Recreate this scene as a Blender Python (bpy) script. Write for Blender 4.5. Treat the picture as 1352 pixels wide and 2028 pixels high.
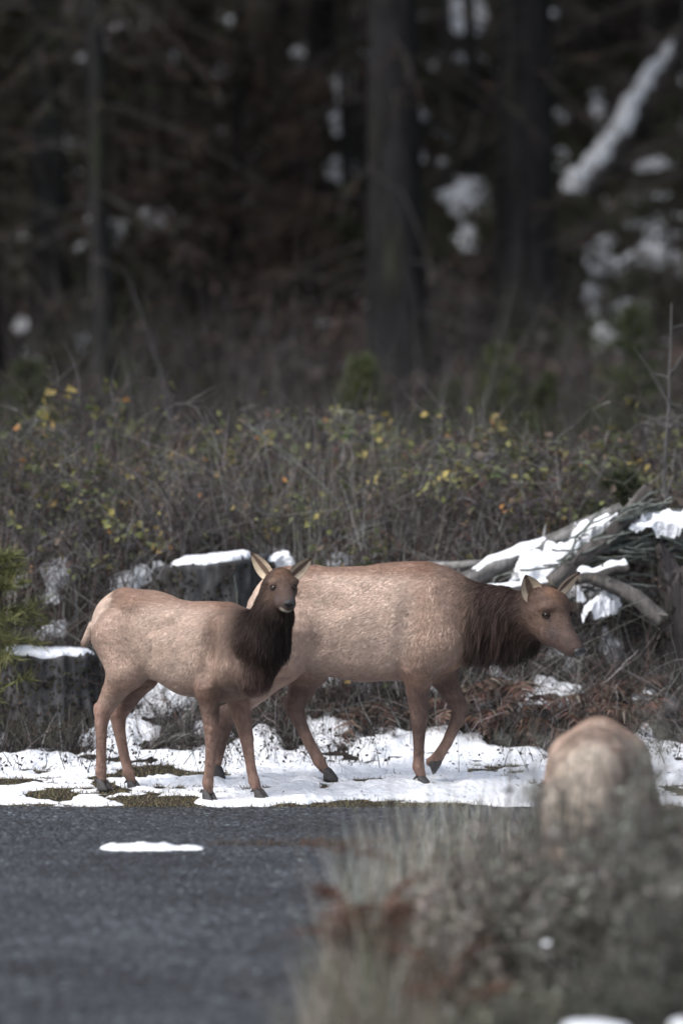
import bpy, math, random
import numpy as np
from mathutils import Vector, Matrix

# ------------------------------------------------------------------ scene, camera, light
for o in list(bpy.data.objects):
    bpy.data.objects.remove(o)
S = bpy.context.scene
COL = S.collection
rng = np.random.default_rng(7)
random.seed(7)

F = 5600.0            # focal length in photograph pixels (photo is 1352 x 2028)
CAMZ = 2.2
HX, HY = 676.0, 844.0  # principal column, horizon row
cam = bpy.data.cameras.new('camera')
camo = bpy.data.objects.new('camera', cam); COL.objects.link(camo)
camo.location = (0, 0, CAMZ)
camo.rotation_euler = (math.radians(90), 0, 0)
cam.sensor_fit = 'AUTO'; cam.sensor_width = 36.0
cam.lens = F / 2028 * 36.0
cam.shift_y = -(1014 - HY) / 2028
cam.clip_start = 0.5; cam.clip_end = 600
cam.dof.use_dof = True
cam.dof.focus_distance = 17.0
cam.dof.aperture_fstop = 0.76
cam.dof.aperture_blades = 9
S.camera = camo

SUN_AZ, SUN_EL = math.radians(-128), math.radians(50)   # azimuth from +Y toward +X ; elevation
w = bpy.data.worlds.new('World'); S.world = w; w.use_nodes = True
nt = w.node_tree; nt.nodes.clear()
sky = nt.nodes.new('ShaderNodeTexSky'); sky.sky_type = 'NISHITA'; sky.sun_disc = False
sky.sun_elevation = SUN_EL; sky.sun_rotation = SUN_AZ
sky.air_density = 1.0; sky.dust_density = 3.0; sky.ozone_density = 1.0
hsv = nt.nodes.new('ShaderNodeHueSaturation'); hsv.inputs['Saturation'].default_value = 0.55
bg = nt.nodes.new('ShaderNodeBackground'); bg.inputs['Strength'].default_value = 0.15
wo = nt.nodes.new('ShaderNodeOutputWorld')
nt.links.new(sky.outputs[0], hsv.inputs['Color']); nt.links.new(hsv.outputs[0], bg.inputs[0]); nt.links.new(bg.outputs[0], wo.inputs[0])
sl = bpy.data.lights.new('sun', 'SUN'); sl.energy = 1.5; sl.angle = math.radians(35); sl.color = (1.0, 0.985, 0.97)
slo = bpy.data.objects.new('sun', sl); COL.objects.link(slo)
sd = Vector((math.sin(SUN_AZ) * math.cos(SUN_EL), math.cos(SUN_AZ) * math.cos(SUN_EL), math.sin(SUN_EL)))
slo.rotation_euler = sd.to_track_quat('Z', 'Y').to_euler()
S.view_settings.view_transform = 'Standard'; S.view_settings.look = 'None'
S.view_settings.exposure = 0.74; S.view_settings.gamma = 1.0
S.view_settings.use_curve_mapping = False
S.cycles.use_denoising = True
S.cycles.max_bounces = 6; S.cycles.diffuse_bounces = 4; S.cycles.glossy_bounces = 2
S.cycles.sample_clamp_indirect = 4.0

BUILD_VEG = True
BUILD_FUR = True

# ------------------------------------------------------------------ helpers
def at(px, py, d):
    return np.array([(px - HX) / F * d, d, CAMZ - (py - HY) / F * d])

def hash3(ix, iy, iz, seed):
    h = (ix.astype(np.int64) * 374761393 + iy.astype(np.int64) * 668265263 + iz.astype(np.int64) * 2147483647 + seed * 1274126177) & 0x7fffffff
    h = ((h ^ (h >> 13)) * 1274126177) & 0x7fffffff
    h = ((h ^ (h >> 16)) * 668265263) & 0x7fffffff
    return (h & 0xffff) / 65535.0

def vnoise(x, y, z=None, seed=0):
    x = np.asarray(x, float); y = np.asarray(y, float)
    z = np.zeros_like(x) if z is None else np.asarray(z, float)
    xi, yi, zi = np.floor(x), np.floor(y), np.floor(z)
    fx, fy, fz = x - xi, y - yi, z - zi
    fx = fx * fx * (3 - 2 * fx); fy = fy * fy * (3 - 2 * fy); fz = fz * fz * (3 - 2 * fz)
    r = 0
    for dx in (0, 1):
        for dy in (0, 1):
            for dz in (0, 1):
                wgt = (fx if dx else 1 - fx) * (fy if dy else 1 - fy) * (fz if dz else 1 - fz)
                r = r + wgt * hash3(xi + dx, yi + dy, zi + dz, seed)
    return r * 2 - 1

def fbm(x, y, z=None, oct=4, seed=0, gain=0.5):
    a, s, n = 1.0, 0.0, 0.0
    x = np.asarray(x, float); y = np.asarray(y, float)
    for k in range(oct):
        s = s + a * vnoise(x, y, z, seed + k * 17); n += a
        x = x * 2.03; y = y * 2.03; z = None if z is None else z * 2.03; a *= gain
    return s / n

def sstep(a, b, x):
    t = np.clip((np.asarray(x, float) - a) / (b - a), 0, 1)
    return t * t * (3 - 2 * t)

def mesh_np(name, V, tris=None, quads=None, col=None, smooth=True, normals=None):
    V = np.asarray(V, np.float32)
    me = bpy.data.meshes.new(name)
    me.vertices.add(len(V)); me.vertices.foreach_set('co', V.ravel())
    nt_ = 0 if tris is None else len(tris); nq = 0 if quads is None else len(quads)
    idx = []
    if nt_: idx.append(np.asarray(tris, np.int32).ravel())
    if nq: idx.append(np.asarray(quads, np.int32).ravel())
    idx = np.concatenate(idx)
    me.loops.add(len(idx)); me.loops.foreach_set('vertex_index', idx)
    tot = np.concatenate([np.full(nt_, 3, np.int32), np.full(nq, 4, np.int32)])
    st = np.concatenate([[0], np.cumsum(tot)[:-1]]).astype(np.int32)
    me.polygons.add(nt_ + nq)
    me.polygons.foreach_set('loop_start', st)
    me.polygons.foreach_set('use_smooth', np.full(nt_ + nq, smooth))
    me.update(calc_edges=True); me.validate()
    if col is not None:
        a = me.color_attributes.new('Col', 'FLOAT_COLOR', 'POINT')
        c = np.ones((len(V), 4), np.float32); c[:, :3] = np.clip(col, 0, 1)
        a.data.foreach_set('color', c.ravel())
    if normals is not None:
        me.normals_split_custom_set_from_vertices(np.asarray(normals, float).tolist())
    return me

def link(name, me, mat=None, parent=None):
    o = bpy.data.objects.new(name, me); COL.objects.link(o)
    if mat is not None and me is not None and len(me.materials) == 0: me.materials.append(mat)
    if parent is not None: o.parent = parent
    return o

def tag(o, label=None, cat=None, group=None, kind=None):
    if label: o['label'] = label
    if cat: o['category'] = cat
    if group: o['group'] = group
    if kind: o['kind'] = kind
    return o

def empty(name, loc, rz=0.0):
    o = bpy.data.objects.new(name, None); COL.objects.link(o)
    o.location = loc; o.rotation_euler = (0, 0, rz); o.empty_display_size = 0.1
    return o

def copy_tree(o, parent=None):
    c = o.copy(); COL.objects.link(c); c.parent = parent
    for ch in list(o.children): copy_tree(ch, c)
    return c

class Batch:
    """collects numpy geometry chunks into one mesh"""
    def __init__(s): s.V = []; s.T = []; s.Q = []; s.C = []; s.n = 0
    def add(s, V, T=None, Q=None, C=None):
        V = np.asarray(V, float).reshape(-1, 3)
        s.V.append(V)
        if T is not None and len(T): s.T.append(np.asarray(T) + s.n)
        if Q is not None and len(Q): s.Q.append(np.asarray(Q) + s.n)
        C = np.broadcast_to(np.asarray(C if C is not None else (0.5, 0.5, 0.5), float), V.shape)
        s.C.append(C); s.n += len(V)
    def mesh(s, name, smooth=True):
        return mesh_np(name, np.concatenate(s.V), np.concatenate(s.T) if s.T else None,
                       np.concatenate(s.Q) if s.Q else None, np.concatenate(s.C), smooth)
    def build(s, name, mat, parent=None, smooth=True):
        return link(name, s.mesh(name, smooth), mat, parent)

def norm(v):
    return v / np.maximum(np.linalg.norm(v, axis=-1, keepdims=True), 1e-9)

def ribbons(B, base, d, L, wd, bend, col, segs=3, tip=0.15, rg=rng, tipcol=None):
    """many curved tapering strips at once"""
    N = len(base); L = np.broadcast_to(L, (N,)); wd = np.broadcast_to(wd, (N,))
    d = norm(d)
    side = norm(np.cross(d, norm(rg.normal(size=(N, 3)))))
    t = np.linspace(0, 1, segs + 1)
    P = base[:, None] + d[:, None] * (L[:, None] * t)[..., None] + bend[:, None] * (t ** 2)[None, :, None]
    wv = (wd[:, None] * (1 - (1 - tip) * t))[..., None] * side[:, None] * 0.5
    V = np.stack([P - wv, P + wv], 2).reshape(-1, 3)
    k = np.arange(N)[:, None] * (2 * (segs + 1)) + np.arange(segs)[None] * 2
    Q = np.stack([k, k + 1, k + 3, k + 2], -1).reshape(-1, 4)
    C = np.broadcast_to(np.asarray(col, float), (N, 3))
    Cf = np.repeat(C[:, None], 2 * (segs + 1), 1).reshape(N, segs + 1, 2, 3).copy()
    if tipcol is not None:
        tc = np.broadcast_to(np.asarray(tipcol, float), (N, 3))
        Cf = Cf * (1 - t)[None, :, None, None] + tc[:, None, None] * t[None, :, None, None]
    B.add(V, Q=Q, C=Cf.reshape(-1, 3))
    return P

def tubes(B, P, R, col, sides=4, cap=True):
    """P (N,S,3) polylines, R (N,S) radii -> tubes"""
    P = np.asarray(P, float); N, Sg = P.shape[:2]; R = np.broadcast_to(R, (N, Sg))
    T = norm(np.gradient(P, axis=1))
    ref = np.where(np.abs(T[..., 2:3]) > 0.9, np.array([1.0, 0, 0]), np.array([0, 0, 1.0]))
    u = norm(np.cross(T, ref)); v = np.cross(T, u)
    a = np.arange(sides) / sides * 2 * np.pi
    ring = P[:, :, None] + R[..., None, None] * (np.cos(a)[None, None, :, None] * u[:, :, None] + np.sin(a)[None, None, :, None] * v[:, :, None])
    V = ring.reshape(-1, 3)
    n = np.arange(N)[:, None, None] * (Sg * sides); s_ = np.arange(Sg - 1)[None, :, None] * sides; q = np.arange(sides)[None, None]
    A = n + s_ + q; Bq = n + s_ + (q + 1) % sides
    Q = np.stack([A, Bq, Bq + sides, A + sides], -1).reshape(-1, 4)
    C = np.asarray(col, float)
    if C.ndim == 2 and len(C) == N: C = np.repeat(C, Sg * sides, 0)
    elif C.ndim == 3: C = np.repeat(C.reshape(-1, 3), sides, 0)
    B.add(V, Q=Q, C=C if C.ndim > 1 else np.broadcast_to(C, V.shape))

def leaves(B, pos, nrm, size, col, rg=rng, aspect=0.6, fold=0.25):
    """diamond leaves with a folded midrib, 4 tris each"""
    N = len(pos); size = np.broadcast_to(size, (N,))[:, None]
    nrm = norm(nrm); t = norm(np.cross(nrm, norm(rg.normal(size=(N, 3))))); b = np.cross(nrm, t)
    a0 = pos; a1 = pos + t * size
    m = pos + t * size * 0.45
    l = m + b * size * aspect * 0.5 + nrm * size * fold * 0.5
    r = m - b * size * aspect * 0.5 + nrm * size * fold * 0.5
    V = np.stack([a0, l, a1, r, m], 1).reshape(-1, 3)
    k = np.arange(N)[:, None] * 5
    T = np.concatenate([k + np.array([[0, 4, 1]]), k + np.array([[1, 4, 2]]), k + np.array([[2, 4, 3]]), k + np.array([[3, 4, 0]])])
    C = np.repeat(np.broadcast_to(np.asarray(col, float), (N, 3)), 5, 0)
    B.add(V, T=T, C=C)

def pick(pal, wts, n, jit=0.25, rg=rng):
    pal = np.array(pal); wts = np.array(wts, float); wts /= wts.sum()
    c = pal[rg.choice(len(pal), n, p=wts)]
    return c * (1 + jit * rg.uniform(-1, 1, (n, 1))) * (1 + 0.08 * rg.uniform(-1, 1, (n, 3)))

# ------------------------------------------------------------------ materials
def new_mat(name):
    m = bpy.data.materials.new(name); m.use_nodes = True
    n = m.node_tree; b = n.nodes['Principled BSDF']
    return m, n, b

def attr_mat(name, rough=0.8, noise=0.25, scale=60.0, spec=0.3, bump=0.0, bscale=80.0, transl=0.0, stretch=None, gain=1.0):
    m, n, b = new_mat(name)
    at_ = n.nodes.new('ShaderNodeAttribute'); at_.attribute_name = 'Col'
    tc = n.nodes.new('ShaderNodeTexCoord')
    src = tc.outputs['Object']
    if stretch:
        mp = n.nodes.new('ShaderNodeMapping'); mp.inputs['Scale'].default_value = stretch
        n.links.new(src, mp.inputs[0]); src = mp.outputs[0]
    nz = n.nodes.new('ShaderNodeTexNoise'); nz.inputs['Scale'].default_value = scale; nz.inputs['Detail'].default_value = 4
    n.links.new(src, nz.inputs['Vector'])
    mr = n.nodes.new('ShaderNodeMapRange'); mr.inputs['From Min'].default_value = 0.3; mr.inputs['From Max'].default_value = 0.7
    mr.inputs['To Min'].default_value = gain * (1 - noise); mr.inputs['To Max'].default_value = gain * (1 + noise)
    n.links.new(nz.outputs['Fac'], mr.inputs['Value'])
    mx = n.nodes.new('ShaderNodeVectorMath'); mx.operation = 'SCALE'
    n.links.new(at_.outputs['Color'], mx.inputs[0]); n.links.new(mr.outputs[0], mx.inputs['Scale'])
    n.links.new(mx.outputs[0], b.inputs['Base Color'])
    b.inputs['Roughness'].default_value = rough; b.inputs['Specular IOR Level'].default_value = spec
    if transl:
        tr = n.nodes.new('ShaderNodeBsdfTranslucent'); n.links.new(mx.outputs[0], tr.inputs['Color'])
        ms = n.nodes.new('ShaderNodeMixShader'); ms.inputs[0].default_value = transl
        n.links.new(b.outputs[0], ms.inputs[1]); n.links.new(tr.outputs[0], ms.inputs[2]); n.links.new(ms.outputs[0], n.nodes['Material Output'].inputs['Surface'])
    if bump:
        n2 = n.nodes.new('ShaderNodeTexNoise'); n2.inputs['Scale'].default_value = bscale; n2.inputs['Detail'].default_value = 6
        n.links.new(src, n2.inputs['Vector'])
        bp = n.nodes.new('ShaderNodeBump'); bp.inputs['Strength'].default_value = bump; bp.inputs['Distance'].default_value = 0.02
        n.links.new(n2.outputs['Fac'], bp.inputs['Height']); n.links.new(bp.outputs[0], b.inputs['Normal'])
    return m

M = {}
M['plant'] = attr_mat('dry_plant', rough=0.75, noise=0.2, scale=25, transl=0.3)
M['wood'] = attr_mat('weathered_wood', rough=0.85, noise=0.45, scale=18, bump=0.9, bscale=30, stretch=(1, 1, 0.25))
M['bark'] = attr_mat('bark', rough=0.95, noise=0.4, scale=9, bump=1.0, bscale=14, stretch=(1, 1, 0.2), spec=0.1)
M['fur'] = attr_mat('fur', rough=0.6, noise=0.10, scale=40, spec=0.22, transl=0.45)
M['hide'] = attr_mat('hide', rough=0.7, noise=0.22, scale=22, spec=0.2, bump=0.25, bscale=90, stretch=(0.35, 1, 1))
M['horn'] = attr_mat('hoof_horn', rough=0.5, noise=0.3, scale=60, bump=0.3, bscale=120)

def simple(name, col, rough=0.5, spec=0.5):
    m, n, b = new_mat(name); b.inputs['Base Color'].default_value = (*col, 1); b.inputs['Roughness'].default_value = rough
    b.inputs['Specular IOR Level'].default_value = spec
    return m
def eye_mat():
    m, n, b = new_mat('eye')
    tc = n.nodes.new('ShaderNodeTexCoord'); nz = n.nodes.new('ShaderNodeTexNoise'); nz.inputs['Scale'].default_value = 90
    cr = n.nodes.new('ShaderNodeValToRGB'); cr.color_ramp.elements[0].color = (0.006, 0.004, 0.003, 1); cr.color_ramp.elements[1].color = (0.02, 0.011, 0.007, 1)
    n.links.new(tc.outputs['Object'], nz.inputs['Vector']); n.links.new(nz.outputs['Fac'], cr.inputs[0]); n.links.new(cr.outputs[0], b.inputs['Base Color'])
    b.inputs['Roughness'].default_value = 0.08
    return m
M['eye'] = eye_mat()

def snow_mat():
    m, n, b = new_mat('snow')
    tc = n.nodes.new('ShaderNodeTexCoord')
    nz = n.nodes.new('ShaderNodeTexNoise'); nz.inputs['Scale'].default_value = 5; nz.inputs['Detail'].default_value = 6
    n.links.new(tc.outputs['Object'], nz.inputs['Vector'])
    cr = n.nodes.new('ShaderNodeValToRGB')
    cr.color_ramp.elements[0].position = 0.3; cr.color_ramp.elements[0].color = (0.72, 0.75, 0.80, 1)
    cr.color_ramp.elements[1].position = 0.6; cr.color_ramp.elements[1].color = (0.83, 0.85, 0.89, 1)
    n.links.new(nz.outputs['Fac'], cr.inputs[0]); n.links.new(cr.outputs[0], b.inputs['Base Color'])
    b.inputs['Roughness'].default_value = 0.65; b.inputs['Specular IOR Level'].default_value = 0.25
    n2 = n.nodes.new('ShaderNodeTexNoise'); n2.inputs['Scale'].default_value = 22; n2.inputs['Detail'].default_value = 6
    n.links.new(tc.outputs['Object'], n2.inputs['Vector'])
    bp = n.nodes.new('ShaderNodeBump'); bp.inputs['Strength'].default_value = 0.8; bp.inputs['Distance'].default_value = 0.035
    n.links.new(n2.outputs['Fac'], bp.inputs['Height']); n.links.new(bp.outputs[0], b.inputs['Normal'])
    return m
M['snow'] = snow_mat()

def ground_mat():
    m, n, b = new_mat('forest_floor')
    tc = n.nodes.new('ShaderNodeTexCoord')
    nz = n.nodes.new('ShaderNodeTexNoise'); nz.inputs['Scale'].default_value = 1.6; nz.inputs['Detail'].default_value = 8; nz.inputs['Roughness'].default_value = 0.7
    n.links.new(tc.outputs['Object'], nz.inputs['Vector'])
    cr = n.nodes.new('ShaderNodeValToRGB'); e = cr.color_ramp.elements
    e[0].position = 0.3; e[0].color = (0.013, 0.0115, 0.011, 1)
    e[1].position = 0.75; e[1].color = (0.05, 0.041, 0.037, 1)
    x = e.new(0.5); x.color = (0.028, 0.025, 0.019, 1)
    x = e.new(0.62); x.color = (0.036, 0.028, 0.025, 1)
    n.links.new(nz.outputs['Fac'], cr.inputs[0]); n.links.new(cr.outputs[0], b.inputs['Base Color'])
    b.inputs['Roughness'].default_value = 0.95; b.inputs['Specular IOR Level'].default_value = 0.1
    n2 = n.nodes.new('ShaderNodeTexNoise'); n2.inputs['Scale'].default_value = 22; n2.inputs['Detail'].default_value = 8
    n.links.new(tc.outputs['Object'], n2.inputs['Vector'])
    bp = n.nodes.new('ShaderNodeBump'); bp.inputs['Strength'].default_value = 1.0; bp.inputs['Distance'].default_value = 0.05
    n.links.new(n2.outputs['Fac'], bp.inputs['Height']); n.links.new(bp.outputs[0], b.inputs['Normal'])
    return m
M['ground'] = ground_mat()

def road_mat():
    m, n, b = new_mat('gritty_asphalt')
    L = n.links.new
    tc = n.nodes.new('ShaderNodeTexCoord')
    # aggregate stones
    vo = n.nodes.new('ShaderNodeTexVoronoi'); vo.inputs['Scale'].default_value = 48; L(tc.outputs['Object'], vo.inputs['Vector'])
    cr = n.nodes.new('ShaderNodeValToRGB'); e = cr.color_ramp.elements; cr.color_ramp.interpolation = 'LINEAR'
    e[0].position = 0.0; e[0].color = (0.018, 0.020, 0.026, 1)
    e[1].position = 1.0; e[1].color = (0.48, 0.60, 0.62, 1)
    x = e.new(0.55); x.color = (0.070, 0.074, 0.086, 1)
    x = e.new(0.88); x.color = (0.15, 0.168, 0.19, 1)
    L(vo.outputs['Color'], cr.inputs[0])
    # large blotches / drag streaks
    mp = n.nodes.new('ShaderNodeMapping'); mp.inputs['Scale'].default_value = (0.5, 1.5, 1); mp.inputs['Rotation'].default_value = (0, 0, 0.25); L(tc.outputs['Object'], mp.inputs[0])
    nz = n.nodes.new('ShaderNodeTexNoise'); nz.inputs['Scale'].default_value = 1.5; nz.inputs['Detail'].default_value = 7; nz.inputs['Roughness'].default_value = 0.62; L(mp.outputs[0], nz.inputs['Vector'])
    mr = n.nodes.new('ShaderNodeMapRange'); mr.inputs['From Min'].default_value = 0.3; mr.inputs['From Max'].default_value = 0.7; mr.inputs['To Min'].default_value = 0.30; mr.inputs['To Max'].default_value = 0.80
    L(nz.outputs['Fac'], mr.inputs['Value'])
    n3 = n.nodes.new('ShaderNodeTexNoise'); n3.inputs['Scale'].default_value = 20; n3.inputs['Detail'].default_value = 4; L(tc.outputs['Object'], n3.inputs['Vector'])
    m3 = n.nodes.new('ShaderNodeMapRange'); m3.inputs['From Min'].default_value = 0.3; m3.inputs['From Max'].default_value = 0.7; m3.inputs['To Min'].default_value = 0.45; m3.inputs['To Max'].default_value = 1.55
    L(n3.outputs['Fac'], m3.inputs['Value'])
    mu = n.nodes.new('ShaderNodeMath'); mu.operation = 'MULTIPLY'; L(mr.outputs[0], mu.inputs[0]); L(m3.outputs[0], mu.inputs[1])
    sc = n.nodes.new('ShaderNodeVectorMath'); sc.operation = 'SCALE'; L(cr.outputs[0], sc.inputs[0]); L(mu.outputs[0], sc.inputs['Scale'])
    L(sc.outputs[0], b.inputs['Base Color'])
    b.inputs['Roughness'].default_value = 0.8; b.inputs['Specular IOR Level'].default_value = 0.3
    v2 = n.nodes.new('ShaderNodeTexVoronoi'); v2.inputs['Scale'].default_value = 48; L(tc.outputs['Object'], v2.inputs['Vector'])
    bp = n.nodes.new('ShaderNodeBump'); bp.inputs['Strength'].default_value = 1.0; bp.inputs['Distance'].default_value = 0.02; bp.invert = True
    L(v2.outputs['Distance'], bp.inputs['Height']); L(bp.outputs[0], b.inputs['Normal'])
    return m
M['road'] = road_mat()

# ------------------------------------------------------------------ terrain
PY = np.array([-60, 0, 16.5, 18.4, 18.75, 19.15, 19.6, 20.3, 21.0, 23.0, 40.0, 44.0, 48.0, 75.0, 140.0, 200.0])
PZ = np.array([0.0, 0, 0.0, 0.01, 0.05, 0.20, 0.50, 1.0, 1.38, 1.55, 2.0, 2.5, 4.3, 17.5, 50.0, 60.0])
def vline(y):
    return np.interp(y, [8.0, 10.4, 12.4, 14.0, 16.3, 40], [-0.2, -0.1, 0.0, 0.5, 1.4, 10])
def verge_x(y):
    return vline(y) + 0.06 * vnoise(y * 2.1, y * 0 + 3.3, seed=5)
def gz(x, y):
    x = np.asarray(x, float); y = np.asarray(y, float)
    z = np.interp(y, PY, PZ)
    bank = sstep(18.8, 20.5, y)
    z = z + bank * (0.12 * fbm(x * 0.55, y * 0.55, oct=3, seed=3) + 0.05 * fbm(x * 2.3, y * 2.3, oct=2, seed=9))
    z = z + sstep(46, 58, y) * 1.3 * fbm(x * 0.16, y * 0.16, oct=3, seed=31)
    # the verge falls into a shallow ditch on the near right
    ditch = sstep(0.2, 0.85, x - vline(y)) * (1 - sstep(14.2, 16.4, y))
    z = z - 0.40 * ditch
    # soil crumbles
    nr = sstep(16.2, 16.8, y) * (1 - sstep(18.5, 19, y)) 
    z = z + 0.012 * nr * fbm(x * 6, y * 6, oct=3, seed=12)
    under = (y < 16.3) & (x < verge_x(y) + 0.05)
    return np.where(under, z - 0.012, z)

def spaced(ranges):
    out = []
    for a, b_, st in ranges: out.append(np.arange(a, b_, st))
    return np.concatenate(out)

def grid_mesh(name, xs, ys, zf, colf=None):
    X, Y = np.meshgrid(xs, ys)
    Z = zf(X, Y)
    V = np.stack([X, Y, Z], -1).reshape(-1, 3)
    nx, ny = len(xs), len(ys)
    k = (np.arange(ny - 1)[:, None] * nx + np.arange(nx - 1)[None])
    Q = np.stack([k, k + 1, k + 1 + nx, k + nx], -1).reshape(-1, 4)
    return V, Q

xs = spaced([(-120, -20, 5), (-20, -6, 0.5), (-6, 6, 0.06), (6, 20, 0.5), (20, 121, 5)])
ys = spaced([(-60, 8, 4), (8, 15.5, 0.12), (15.5, 24, 0.06), (24, 48, 0.2), (48, 76, 0.5), (76, 201, 4)])
V, Q = grid_mesh('ground', xs, ys, gz)
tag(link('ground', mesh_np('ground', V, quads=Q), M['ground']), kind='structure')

# road sheet: far edge near y = 16.3, right edge along the verge
ny_, nx_ = 150, 260
yy = np.concatenate([np.linspace(-40, 8, 12), np.linspace(8.3, 16.32, ny_)])
RV = []
for y in yy:
    xe = float(verge_x(np.array([y]))[0]) + 0.03 * float(vnoise(np.array([y * 9.0]), np.array([1.7]), seed=77)[0])
    t = np.linspace(0, 1, nx_) ** 0.45
    RV.append(np.stack([-60 + (xe + 60) * t, np.full(nx_, y), np.zeros(nx_)], -1))
RV = np.array(RV)
far = RV[:, :, 1] > 16.0
RV[-1, :, 1] += 0.05 * fbm(RV[-1, :, 0] * 2.2, RV[-1, :, 0] * 0, oct=4, seed=21)
RV[..., 2] = 0.004 + 0.006 * fbm(RV[..., 0] * 1.1, RV[..., 1] * 1.1, oct=3, seed=23)
n0, n1 = RV.shape[:2]
k = np.arange(n0 - 1)[:, None] * n1 + np.arange(n1 - 1)[None]
Q = np.stack([k, k + 1, k + 1 + n1, k + n1], -1).reshape(-1, 4)
tag(link('road', mesh_np('road', RV.reshape(-1, 3), quads=Q), M['road']), kind='structure')

def ground_hit(px, py, d0=10.5, d1=120.0):
    """where the pixel's ray meets the terrain"""
    d = np.geomspace(d0, d1, 900)
    x = (px - HX) / F * d; z = CAMZ - (py - HY) / F * d
    below = z <= gz(x, d)
    i = int(np.argmax(below)) if below.any() else len(d) - 1
    return np.array([x[i], d[i], float(gz(np.array([x[i]]), np.array([d[i]]))[0])])

# ------------------------------------------------------------------ snow
def blob_field(blobs, X, Y):
    f = np.full(X.shape, -1.0)
    for (cx, cy, rx, ry) in blobs:
        q = ((X - cx) / rx) ** 2 + ((Y - cy) / ry) ** 2
        f = np.maximum(f, 1 - q)
    return f
def px_blobs(lst, dflat=None):
    out = []
    for (x0, x1, y0, y1) in lst:
        c = ground_hit((x0 + x1) / 2, (y0 + y1) / 2); a = ground_hit((x0 + x1) / 2, y1); b_ = ground_hit((x0 + x1) / 2, y0)
        out.append((c[0], c[1], max(0.05, (x1 - x0) / 2 / F * c[1]), max(0.08, abs(b_[1] - a[1]) / 2)))
    return out
bare = px_blobs([(215, 385, 1572, 1606), (60, 150, 1565, 1592), (-40, 60, 1545, 1568), (225, 360, 1518, 1540), (640, 720, 1585, 1600), (700, 960, 1588, 1612),
                 (150, 180, 1592, 1606)])
full = px_blobs([(0, 70, 1560, 1584), (80, 250, 1588, 1597), (380, 640, 1560, 1606), (0, 60, 1578, 1586), (700, 1075, 1530, 1592), (960, 1078, 1580, 1600)])
bank_blobs = px_blobs([(-20, 150, 1415, 1480), (150, 330, 1415, 1490), (270, 380, 1370, 1430), (530, 740, 1330, 1362), (0, 40, 1150, 1190), (65, 150, 1118, 1190), (60, 140, 1245, 1285),
                       (1130, 1240, 1160, 1215), (1000, 1160, 1350, 1420), (1240, 1320, 1375, 1425), (940, 1000, 1375, 1410), (950, 1010, 1320, 1350), (1180, 1215, 1280, 1300), (1080, 1160, 1270, 1310),
                       (380, 480, 1420, 1470), (600, 690, 1440, 1500), (690, 800, 1470, 1520), (1020, 1060, 1400, 1425), (1240, 1290, 1450, 1485), (1300, 1352, 1500, 1560), (550, 600, 1330, 1360),
                       (480, 570, 1090, 1125), (640, 700, 1115, 1130), (300, 350, 1120, 1150), (230, 290, 1140, 1160), (480, 560, 1440, 1500), (860, 900, 1370, 1400), (1170, 1230, 1215, 1245)])
def snow_t(X, Y):
    X0, Y0 = X, Y
    X = X + 0.16 * fbm(X * 3.1, Y * 3.1, oct=4, seed=47, gain=0.65); Y = Y + 0.22 * fbm(X * 3.1 + 40, Y * 3.1, oct=4, seed=48, gain=0.65)
    n = 0.55 * fbm(X * 2.0, Y * 2.0, oct=4, seed=41) + 0.45 * fbm(X0 * 9, Y0 * 9, oct=3, seed=45)
    strip = sstep(16.22, 16.5, Y) * (1 - sstep(18.7, 19.15, Y + 0.35 * fbm(X * 1.5, Y * 0, oct=2, seed=8))) * (1 - sstep(2.6, 3.6, np.abs(X)) * 0.3)
    t = -0.045 + strip * 0.060 + (0.03 + 0.045 * strip) * n
    fb = blob_field(bare, X, Y); ff = blob_field(full, X, Y); bb = blob_field(bank_blobs, X, Y)
    t = t - 0.06 * sstep(-0.45, 0.6, fb + 1.5 * n)
    t = np.maximum(t, np.where(ff > -0.6, -0.03 + 0.048 * sstep(-0.6, 0.5, ff + 0.7 * n), -1))
    lump = 0.5 + 0.5 * fbm(X0 * 7, Y0 * 7, oct=3, seed=61)
    t = np.maximum(t, np.where(bb > -0.9, -0.05 + (0.075 + 0.07 * lump) * sstep(-0.6, 0.6, bb + 1.35 * n), -1))
    return np.clip(t, -0.06, 0.3)
xs = np.arange(-4.2, 4.2, 0.028); ys = np.concatenate([np.arange(16.0, 20.5, 0.028), np.arange(20.5, 23.0, 0.04)])
V, Q = grid_mesh('snow', xs, ys, lambda X, Y: gz(X, Y) + snow_t(X, Y))
tt = snow_t(V[:, 0], V[:, 1]); keep = (tt[Q] > -0.035).any(1)
Q = Q[keep]; used = np.unique(Q); remap = np.zeros(len(V), int); remap[used] = np.arange(len(used))
tag(link('snow', mesh_np('snow', V[used], quads=remap[Q]), M['snow']), kind='structure')

def snow_z(x, y):
    return gz(x, y) + np.maximum(snow_t(np.asarray(x, float), np.asarray(y, float)), 0)

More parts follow.
